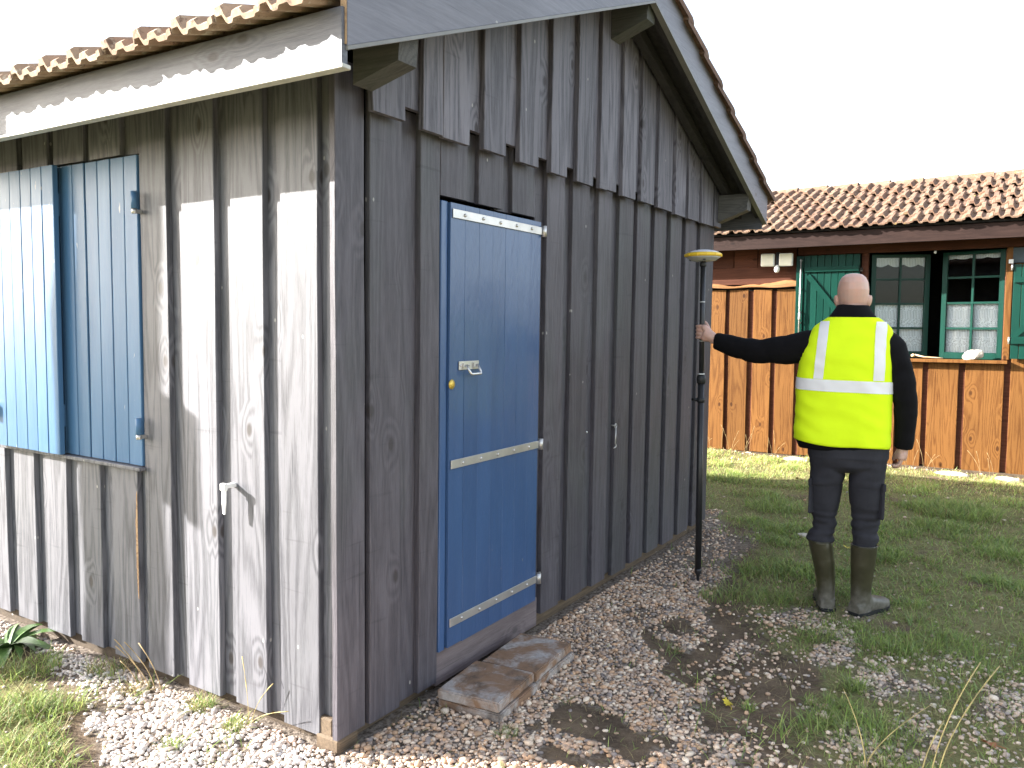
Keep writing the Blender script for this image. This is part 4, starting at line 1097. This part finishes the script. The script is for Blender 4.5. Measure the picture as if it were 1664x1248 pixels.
def boot_mat():
    m = NT('olive_rubber_boot'); c = m.coord(rand=False)
    sp = m.n('ShaderNodeSeparateXYZ'); m.l(c, sp.inputs[0])
    mud = m.ramp(m.math('ADD', m.math('MULTIPLY', sp.outputs[2], 1.0), m.math('MULTIPLY', m.noise(c, 14.0, 4.0), .25)), [(.13, 1.0), (.30, 0.0)])
    base = m.mix(m.ramp(m.noise(c, 12.0, 4.0), [(.3, 0.0), (.7, 1.0)]), (.034, .030, .016), (.055, .048, .026))
    dust = m.mix(m.ramp(m.noise(c, 45.0, 4.0), [(.3, 0.0), (.7, 1.0)]), (.10, .09, .07), (.21, .19, .16))
    col = m.mix(m.math('MULTIPLY', mud, .8), base, dust)
    ro = m.math('MULTIPLY_ADD', mud, .4, .30)
    m.bump(m.noise(c, 70.0, 3.0), .12, .003)
    m.base(col, ro, .5); return m.m
M['boot'] = boot_mat()
B0 = Vector((2.62, -1.24, 0)); PZ = float(gz(B0.x, B0.y))
person = empty('person', (B0.x, B0.y, PZ), (0, 0, math.atan2(-.988, .157)))
tag(person, 'person in a yellow high-visibility vest and rubber boots holding a survey pole', 'person')
# local frame of the figure: x to its right as we see it, y forward (away from us), z up
def ering(c, a, b, n=2.4, seg=28, ux=(1, 0, 0), uy=(0, 1, 0)):
    c = Vector(c); ux = Vector(ux); uy = Vector(uy); out = []
    for k in range(seg):
        t = 2*math.pi*k/seg; ct, st = math.cos(t), math.sin(t)
        out.append(c+ux*(a*math.copysign(abs(ct)**(2/n), ct))+uy*(b*math.copysign(abs(st)**(2/n), st)))
    return out
def loft(mb, rings):
    seg = len(rings[0]); v = [p for r in rings for p in r]; f = []
    for i in range(len(rings)-1):
        for k in range(seg):
            k2 = (k+1) % seg; f.append((i*seg+k, i*seg+k2, (i+1)*seg+k2, (i+1)*seg+k))
    f.append(tuple(range(seg-1, -1, -1))); f.append(tuple((len(rings)-1)*seg+k for k in range(seg)))
    mb.add(v, f)
def spline(pts, m=6):
    """Catmull-Rom resampling of tuples"""
    P = [np.array(p, float) for p in pts]; P = [2*P[0]-P[1]]+P+[2*P[-1]-P[-2]]; out = []
    for i in range(1, len(P)-2):
        for j in range(m):
            t = j/m; a, b, c, d = P[i-1], P[i], P[i+1], P[i+2]
            out.append(.5*((2*b)+(c-a)*t+(2*a-5*b+4*c-d)*t*t+(3*b-a-3*c+d)*t**3))
    out.append(P[-2]); return out
def limb(mb, pts, seg=18, m=6):
    """pts: (x, y, z, r) joints, smoothly swept, rounded ends"""
    S = spline(pts, m); mb.tube([tuple(p[:3]) for p in S], [max(.001, p[3]) for p in S], seg)
def ell(mb, c, a, b, d, rot=None):
    v = []; f = []; nu, nv = 16, 10
    Rm = (Euler(rot).to_matrix() if rot else Matrix.Identity(3))
    for j in range(nv+1):
        ph = math.pi*j/nv
        for i in range(nu):
            th = 2*math.pi*i/nu; v.append(Vector(c)+Rm @ Vector((a*math.sin(ph)*math.cos(th), b*math.sin(ph)*math.sin(th), d*math.cos(ph))))
    for j in range(nv):
        for i in range(nu): f.append((j*nu+i, j*nu+(i+1) % nu, (j+1)*nu+(i+1) % nu, (j+1)*nu+i))
    mb.add(v, f)
def remesh(mb, name, mat, parent, voxel, smooth_it=4, disp=None):
    me = bpy.data.meshes.new('tmp'); me.from_pydata(mb.v, [], mb.f)
    bm = bmesh.new(); bm.from_mesh(me); bmesh.ops.recalc_face_normals(bm, faces=bm.faces); bm.to_mesh(me); bm.free()
    o = bpy.data.objects.new('tmp', me); COL.objects.link(o)
    md = o.modifiers.new('r', 'REMESH'); md.mode = 'VOXEL'; md.voxel_size = voxel
    sm = o.modifiers.new('s', 'SMOOTH'); sm.factor = .5; sm.iterations = smooth_it
    dg = bpy.context.evaluated_depsgraph_get(); dg.update()
    m2 = bpy.data.meshes.new_from_object(o.evaluated_get(dg)); bpy.data.objects.remove(o)
    if disp:
        n = len(m2.vertices); co = np.empty(n*3); no = np.empty(n*3); m2.vertices.foreach_get('co', co); m2.vertices.foreach_get('normal', no)
        co = co.reshape(-1, 3); no = no.reshape(-1, 3)
        dd = np.array([disp(Vector(p)) for p in co]); co = co+no*dd[:, None]; m2.vertices.foreach_set('co', co.ravel())
    m2.name = name; m2.materials.clear(); m2.materials.append(mat); m2.polygons.foreach_set('use_smooth', [True]*len(m2.polygons)); m2.update()
    o = bpy.data.objects.new(name, m2); return link(o, parent)

# joints
SHL, ELL, WRL = (-.215, .0, 1.475), (-.490, .045, 1.420), (-.765, .105, 1.468)
SHR, ELR, WRR = (.135, .0, 1.485), (.232, -.015, 1.195), (.248, .045, .930)
# body (skin): one continuous figure, mostly covered by clothing
b = MB()
hc = Vector((-.030, .035, 1.735))
HR_ = [(1.846, .018, .0), (1.840, .042, -.004), (1.824, .061, -.006), (1.797, .0745, -.006), (1.76, .0795, -.004), (1.725, .0785, .0), (1.69, .0745, .004), (1.66, .070, .010), (1.635, .062, .018), (1.612, .050, .028), (1.60, .030, .034)]
rings = []
for z, a, fy in HR_:
    bd = a*1.22 if z > 1.67 else a*1.12
    rings.append(ering((hc.x, hc.y+fy, z), a, bd, 2.15, 24))
loft(b, rings)
limb(b, [(-.030, .012, 1.70, .058), (-.030, .005, 1.64, .060), (-.032, -.002, 1.58, .068), (-.034, -.005, 1.53, .085)])
ell(b, (-.030, .142, 1.702), .014, .020, .024); ell(b, (-.030, .130, 1.735), .010, .014, .030)       # nose
ell(b, (-.030, .118, 1.752), .052, .016, .012); ell(b, (-.030, .128, 1.662), .026, .010, .008); ell(b, (-.030, .118, 1.628), .026, .020, .018)
for s in (-1, 1):
    ell(b, (hc.x+s*.0835, hc.y-.010, 1.698), .010, .020, .033, (0, s*.18, s*-.35)); ell(b, (hc.x+s*.079, hc.y-.004, 1.690), .010, .012, .020)
    ell(b, (hc.x+s*.033, .125, 1.722), .013, .008, .008)
tr = [(.82, .135, .095), (.90, .165, .11), (1.0, .155, .10), (1.12, .15, .095), (1.28, .165, .105), (1.42, .175, .10), (1.50, .15, .085), (1.55, .09, .06)]
loft(b, [ering((-.045, 0, z), a, d, 2.3, 24) for z, a, d in tr])
limb(b, [(-.11, 0, .86, .075), (-.125, 0, .66, .065), (-.128, .01, .47, .05), (-.125, 0, .25, .045), (-.10, .0, .07, .038)])
limb(b, [(.065, 0, .86, .075), (.078, 0, .66, .065), (.085, .01, .47, .05), (.082, 0, .25, .045), (.078, .0, .07, .038)])
limb(b, [SHL+(.055,), (-.36, .02, 1.435, .045), ELL+(.040,), (-.63, .08, 1.445, .038), WRL+(.028,)])
limb(b, [SHR+(.055,), (.20, -.01, 1.34, .046), ELR+(.040,), (.245, .015, 1.06, .036), WRR+(.027,)])
# left hand closed on the pole (pole runs at about x -.83, y .13)
def to_local(P):
    q = person.matrix_basis.inverted() @ Vector(P); return q
bpy.context.view_layer.update()
pdir = (pt-pb).normalized(); Mi = (Matrix.Translation((B0.x, B0.y, PZ)) @ Matrix.Rotation(math.atan2(-.988, .157), 4, 'Z')).inverted()
def pole_at(z): return Mi @ (pb+pdir*((z-pb.z)/pdir.z))
pc = pole_at(1.52); PX, PY = pc.x, pc.y
W0 = Vector((PX+.075, PY-.038, 1.478))
b.v  # keep
loft_pts = [(WRL[0]-.0, WRL[1], WRL[2], .029), (W0.x-.010, W0.y+.006, W0.z+.008, .032), (PX+.040, PY-.030, 1.500, .034), (PX+.016, PY-.032, 1.510, .030)]
limb(b, loft_pts)
limb(b, [(PX+.055, PY-.03, 1.500, .026), (PX+.022, PY-.036, 1.540, .020), (PX+.012, PY-.034, 1.545, .016)]); limb(b, [(PX+.055, PY-.03, 1.485, .026), (PX+.020, PY-.036, 1.482, .019), (PX+.012, PY-.034, 1.480, .016)])
for i, (z, s) in enumerate(((1.550, .95), (1.527, 1.06), (1.505, 1.0), (1.484, .85))):
    q = pole_at(z); x, y = q.x, q.y; rr = .0265
    pts = [(x+.020, y-.032, z-.004, .0105), (x+.001, y-.0335, z, .0112*s**.3), (x-.020, y-.021, z+.001, .0105), (x-.0275, y-.001, z, .0100), (x-.019, y+.020, z-.002, .0092), (x-.001, y+.0275, z-.003, .0078)]
    limb(b, pts, 10, 4)
limb(b, [(PX+.050, PY-.015, 1.510, .016), (PX+.034, PY+.012, 1.540, .0125), (PX+.018, PY+.026, 1.568, .0110), (PX+.000, PY+.028, 1.580, .0085)], 10, 4)   # thumb
# right hand hanging, fingers gently curled, thumb forward
limb(b, [WRR+(.027,), (.246, .048, .900, .030), (.243, .050, .872, .031), (.240, .050, .852, .026)])
limb(b, [(.246, .030, .890, .020), (.243, .022, .858, .018)]); limb(b, [(.246, .072, .890, .020), (.243, .078, .858, .018)])
for i, (fy, s) in enumerate(((.084, .92), (.062, 1.0), (.040, .95), (.019, .78))):
    x0 = .243
    pts = [(x0, fy, .862, .0105), (x0-.004, fy+.002, .862-.030*s, .0100), (x0-.016, fy+.004, .862-.050*s, .0092), (x0-.032, fy+.005, .862-.054*s, .0085), (x0-.040, fy+.004, .862-.046*s, .0070)]
    limb(b, pts, 10, 4)
limb(b, [(.240, .078, .905, .015), (.224, .096, .880, .0115), (.212, .100, .855, .0105), (.206, .098, .838, .0080)], 10, 4)
remesh(b, 'body', M['skin'], person, .0042, 3)

# jacket (black fleece): torso and both sleeves in one, collar on top
def fold(seed, amp, sc=(9, 9, 5), fine=.35):
    def d(p):
        q = Vector((p.x*sc[0]+seed, p.y*sc[1], p.z*sc[2])); return amp*(mnoise.noise(q)+fine*mnoise.noise(q*2.7))
    return d
def jfold(p):
    # cross folds at the raised sleeve's elbow and armpit
    base = .0045*mnoise.noise(Vector((p.x*11, p.y*9, p.z*9)))
    if p.x < -.25: base += .0060*mnoise.noise(Vector((p.x*24, p.y*10, p.z*9+3)))
    elif p.x > .17: base += .0050*mnoise.noise(Vector((p.x*9, p.y*9, p.z*22+3)))
    return base
b = MB()
JT = [(.895, -.052, .222, .128), (.93, -.054, .232, .138), (1.05, -.056, .226, .136), (1.2, -.056, .224, .134), (1.34, -.052, .226, .134), (1.44, -.044, .212, .122), (1.51, -.036, .190, .102), (1.555, -.032, .150, .082), (1.60, -.030, .105, .075)]
loft(b, [ering((cx, 0, z), a, d, 2.5, 32) for z, cx, a, d in JT])
loft(b, [ering((-.028, .0, 1.55), .150, .098, 2.2, 28), ering((-.027, .0, 1.585), .134, .094, 2.2, 28), ering((-.026, .0, 1.615), .116, .090, 2.1, 28), ering((-.027, .004, 1.648), .094, .086, 2.1, 28), ering((-.028, .010, 1.676), .080, .084, 2.1, 28)])
limb(b, [(-.14, .0, 1.475, .075), (-.225, .004, 1.452, .088), (-.33, .018, 1.432, .083), (-.43, .035, 1.420, .074), (-.52, .052, 1.418, .072), (-.62, .075, 1.432, .064), (-.70, .092, 1.450, .056), (-.748, .102, 1.460, .0505), (-.765, .105, 1.463, .047)])
limb(b, [(.09, .0, 1.475, .075), (.150, -.002, 1.455, .082), (.190, -.006, 1.38, .076), (.222, -.012, 1.28, .069), (.244, -.012, 1.19, .062), (.252, .005, 1.09, .056), (.254, .025, .99, .050), (.253, .040, .935, .045), (.252, .043, .918, .043)])
jk = remesh(b, 'jacket', M['jacket'], person, .0062, 3, jfold)

# vest: a shell over the jacket, with reflective tape strips that follow the same surface
VT = [(.928, -.057, .2470, .150), (.97, -.057, .2450, .150), (1.05, -.057, .2420, .148), (1.15, -.057, .2420, .147), (1.25, -.056, .2410, .146), (1.34, -.053, .2380, .144), (1.40, -.050, .2290, .141), (1.46, -.044, .2190, .133), (1.51, -.036, .2080, .122), (1.545, -.030, .1980, .110), (1.572, -.027, .178, .106), (1.592, -.026, .152, .100), (1.612, -.026, .122, .096)]
VS = spline(VT, 6); VZ = np.array([p[0] for p in VS])
def vprm(z): return [np.interp(z, VZ, [p[i] for p in VS]) for i in (1, 2, 3)]
VN = 3.1
def wrinkle(x, z, side):
    q = Vector((x*7+side*3, z*16+x*5, side*5)); w1 = mnoise.noise(q)*.0075+.004*mnoise.noise(Vector((x*16+z*9, z*12, side*2+5)))
    lo = max(0, (1.2-z)/.3); w2 = .0075*lo*mnoise.noise(Vector((x*9+z*6, z*5, side*9+2)))
    return w1+w2
def hem(x): return .012*(x+.057)/-.24+.006*math.sin(x*14)      # hem a little lower on the right
def vsurf(x, z, side, off=0.0):
    """point on the vest front (side 1) or back (side -1) at lateral x and height z"""
    cx, a, d = vprm(z); u = max(-1, min(1, (x-cx)/a))
    y = side*d*(1-abs(u)**VN)**(1/VN)
    zz = z+hem(x)*max(0, (1.1-z)/.17) if z < 1.1 else z
    n = Vector(((u*abs(u)**(VN-2))/a if u else 0, side*(abs(y/d)**(VN-1))/d if d else side, 0)).normalized()
    return Vector((x, y, zz))+n*(off+wrinkle(x, z, side))
def vest_ring(z, off=0.0, seg=72):
    cx, a, d = vprm(z); out = []
    for k in range(seg):
        t = 2*math.pi*k/seg; ct, st = math.cos(t), math.sin(t)
        x = cx+a*math.copysign(abs(ct)**(2/VN), ct); out.append(vsurf(x, z, 1 if st >= 0 else -1, off))
    return out
zs = list(np.linspace(.928, 1.610, 64)); seg = 72
v = [p for z in zs for p in vest_ring(z)]; f = []
armL = Vector((-.285, .015, 1.435)); armR = Vector((.19, -.004, 1.425))
for i in range(len(zs)-1):
    for k in range(seg):
        k2 = (k+1) % seg; q = (i*seg+k, i*seg+k2, (i+1)*seg+k2, (i+1)*seg+k)
        f.append(q)
v2 = v+[vv for vv in vest_ring(.928, -.012)]           # turned-in hem
n0 = len(v); f += [(k, n0+k, n0+(k+1) % seg, (k+1) % seg) for k in range(seg)]
mb = MB().add(v2, f, 0, True); vest = mb.build('vest', M['vest'], person)
for i in range(1):
    # cut arm holes: drop faces near each shoulder
    bm = bmesh.new(); bm.from_mesh(vest.data)
    kill = [fc for fc in bm.faces if (lambda c: (((c.y-.01)/.088)**2+((c.z-1.44)/.096)**2 < 1) and (c.x < -.20 or c.x > .125))(fc.calc_center_median())]
    bmesh.ops.delete(bm, geom=kill, context='FACES'); bm.to_mesh(vest.data); bm.free()
def strip(name, fn, nu, nv):
    v = [fn(i/nu, j/nv) for j in range(nv+1) for i in range(nu+1)]
    f = [(j*(nu+1)+i, j*(nu+1)+i+1, (j+1)*(nu+1)+i+1, (j+1)*(nu+1)+i) for j in range(nv) for i in range(nu)]
    return MB().add(v, f, 0, True).build(name, M['tape'], vest)
# waist band, back half then front half
for side in (-1, 1):
    def fn(u, w_, side=side):
        t = math.pi*u; ct = math.cos(t); z = 1.216+.062*w_-.012*(-.5+u if side > 0 else .5-u)
        cx, a, d = vprm(z); x = cx+a*math.copysign(abs(ct)**(2/VN), ct); return vsurf(x, z, side, .0035)
    strip('reflective_band', fn, 60, 6)
for side in (-1, 1):
    for x0b, x0t, wd in ((-.182, -.162, .048), (.112, .112, .052)):
        def fn(u, w_, side=side, x0b=x0b, x0t=x0t, wd=wd):
            z = 1.281+w_*(1.588-1.281); x = x0b+(x0t-x0b)*w_+wd*(u-.5); return vsurf(x, z, side, .0035)
        strip('reflective_strip', fn, 6, 34)

# trousers
def tfold(p):
    k = .0055*mnoise.noise(Vector((p.x*9, p.y*9, p.z*7)))
    if p.z < .62: k += .018*mnoise.noise(Vector((p.x*7+p.z*4, p.y*6, p.z*32)))*min(1, (.62-p.z)/.1)
    if .70 < p.z < .86: k += .009*mnoise.noise(Vector((p.x*10, p.y*6, p.z*24)))
    return k
b = MB()
loft(b, [ering((-.020, .0, z), a, d, 2.6, 32) for z, a, d in ((.772, .10, .06), (.785, .165, .10), (.815, .196, .125), (.86, .206, .135), (.93, .205, .128), (.99, .195, .118))])
def leg(xs, seg=26):
    loft(b, [ering((x, y, z), a, d, 2.3, seg) for x, y, z, a, d in xs])
leg([(-.118, .0, .86, .092, .115), (-.120, .0, .78, .092, .108), (-.125, .0, .70, .086, .098), (-.127, .003, .62, .080, .090), (-.128, .008, .54, .070, .080), (-.128, .010, .48, .063, .073), (-.135, .006, .43, .066, .076), (-.143, .0, .385, .064, .072), (-.143, .0, .34, .052, .058)])
leg([(.080, .0, .86, .092, .115), (.080, .0, .78, .092, .108), (.078, .0, .70, .088, .098), (.080, .003, .62, .083, .090), (.084, .008, .54, .073, .080), (.085, .010, .48, .068, .073), (.083, .006, .43, .068, .076), (.081, .0, .385, .064, .072), (.081, .0, .34, .052, .058)])
trs = remesh(b, 'trousers', M['trouser'], person, .0058, 3, tfold)
for sx, x0 in ((-1, -.196), (1, .150)):
    pk = MB(); pk.box(-.008, .008, -.052, .052, .54, .70, bev=.007); o = pk.build('cargo_pocket', M['trouser'], trs, loc=(x0+.020 if sx < 0 else x0-.012, -.038, 0), rot=(0, 0, R_(36*sx)))
    pk = MB(); pk.box(-.010, .010, -.056, .056, .69, .735, bev=.007); pk.build('pocket_flap', M['trouser'], trs, loc=(x0+.020 if sx < 0 else x0-.012, -.038, 0), rot=(0, 0, R_(36*sx)))

# boots
def boot(name, x, y, rz, xt):
    b = MB(); Rz = Matrix.Rotation(R_(rz), 4, 'Z')
    sh = [(0, .0, .385, .0635, .070), (0, .0, .36, .0630, .069), (.0, .0, .28, .0590, .066), (.0, -.002, .20, .0530, .060), (.0, -.004, .14, .0480, .057), (.0, .0, .10, .0465, .062), (.0, .006, .06, .0460, .068), (0, .006, .02, .0450, .068), (0, .006, .004, .0440, .066)]
    rings = []
    for cx, cy, z, a, d in sh:
        k = min(1, z/.385); rings.append(ering((cx+xt*k*k, cy, z), a, d, 2.2, 26))
    loft(b, rings)
    ft = [(-.062, .036, .030, .033), (-.03, .046, .050, .052), (.03, .045, .058, .060), (.08, .046, .046, .048), (.13, .052, .038, .040), (.18, .050, .034, .036), (.215, .038, .029, .031), (.232, .018, .022, .024)]
    loft(b, [ering((0, yy, zc), a, d, 2.5, 22, (1, 0, 0), (0, 0, 1)) for yy, a, zc, d in ft])
    o = remesh(b, name, M['boot'], person, .0055, 3, fold(3.1, .0022, (14, 14, 20)))
    o.location = (x, y, 0); o.rotation_euler = (0, 0, R_(rz))
    s = MB(); so = []
    outl = [(-.047, -.040), (-.030, -.064), (.030, -.064), (.047, -.040), (.048, .02), (.047, .07), (.054, .13), (.052, .185), (.034, .226), (.0, .240), (-.034, .226), (-.052, .185), (-.054, .13), (-.047, .07), (-.048, .02)]
    s.prism(outl, 'z', -.004, .020); s.build('sole', M['rubber'], o)
    t = MB(); t.tube([(xt+.0645*math.cos(a), .0705*math.sin(a), .384) for a in np.linspace(0, 2*math.pi, 29)], .0035, 6); t.build('boot_rim', M['boot'], o)
    return o
boot('boot', -.098, .0, 8, -.046)
boot('boot', .078, -.012, -34, .004)
for k, (x, y, n, r, l, lb) in enumerate([(-.50, 1.30, 420, .20, .12, 'thick sunlit grass clump between the green weed and the gravel'), (-.25, 1.62, 360, .18, .11, 'dusty grass clump beside the broad-leaved weed'),
        (-.62, .80, 260, .14, .08, 'low yellow grass clump at the bottom edge near the white gravel'), (-.13, 1.05, 90, .09, .07, 'dry brown grass wisps around the leaning seed stalks')]):
    tuft('grass_tuft', (x, y), n, r, l, lb, dry=.3 if k < 3 else .8, seed=50+k)
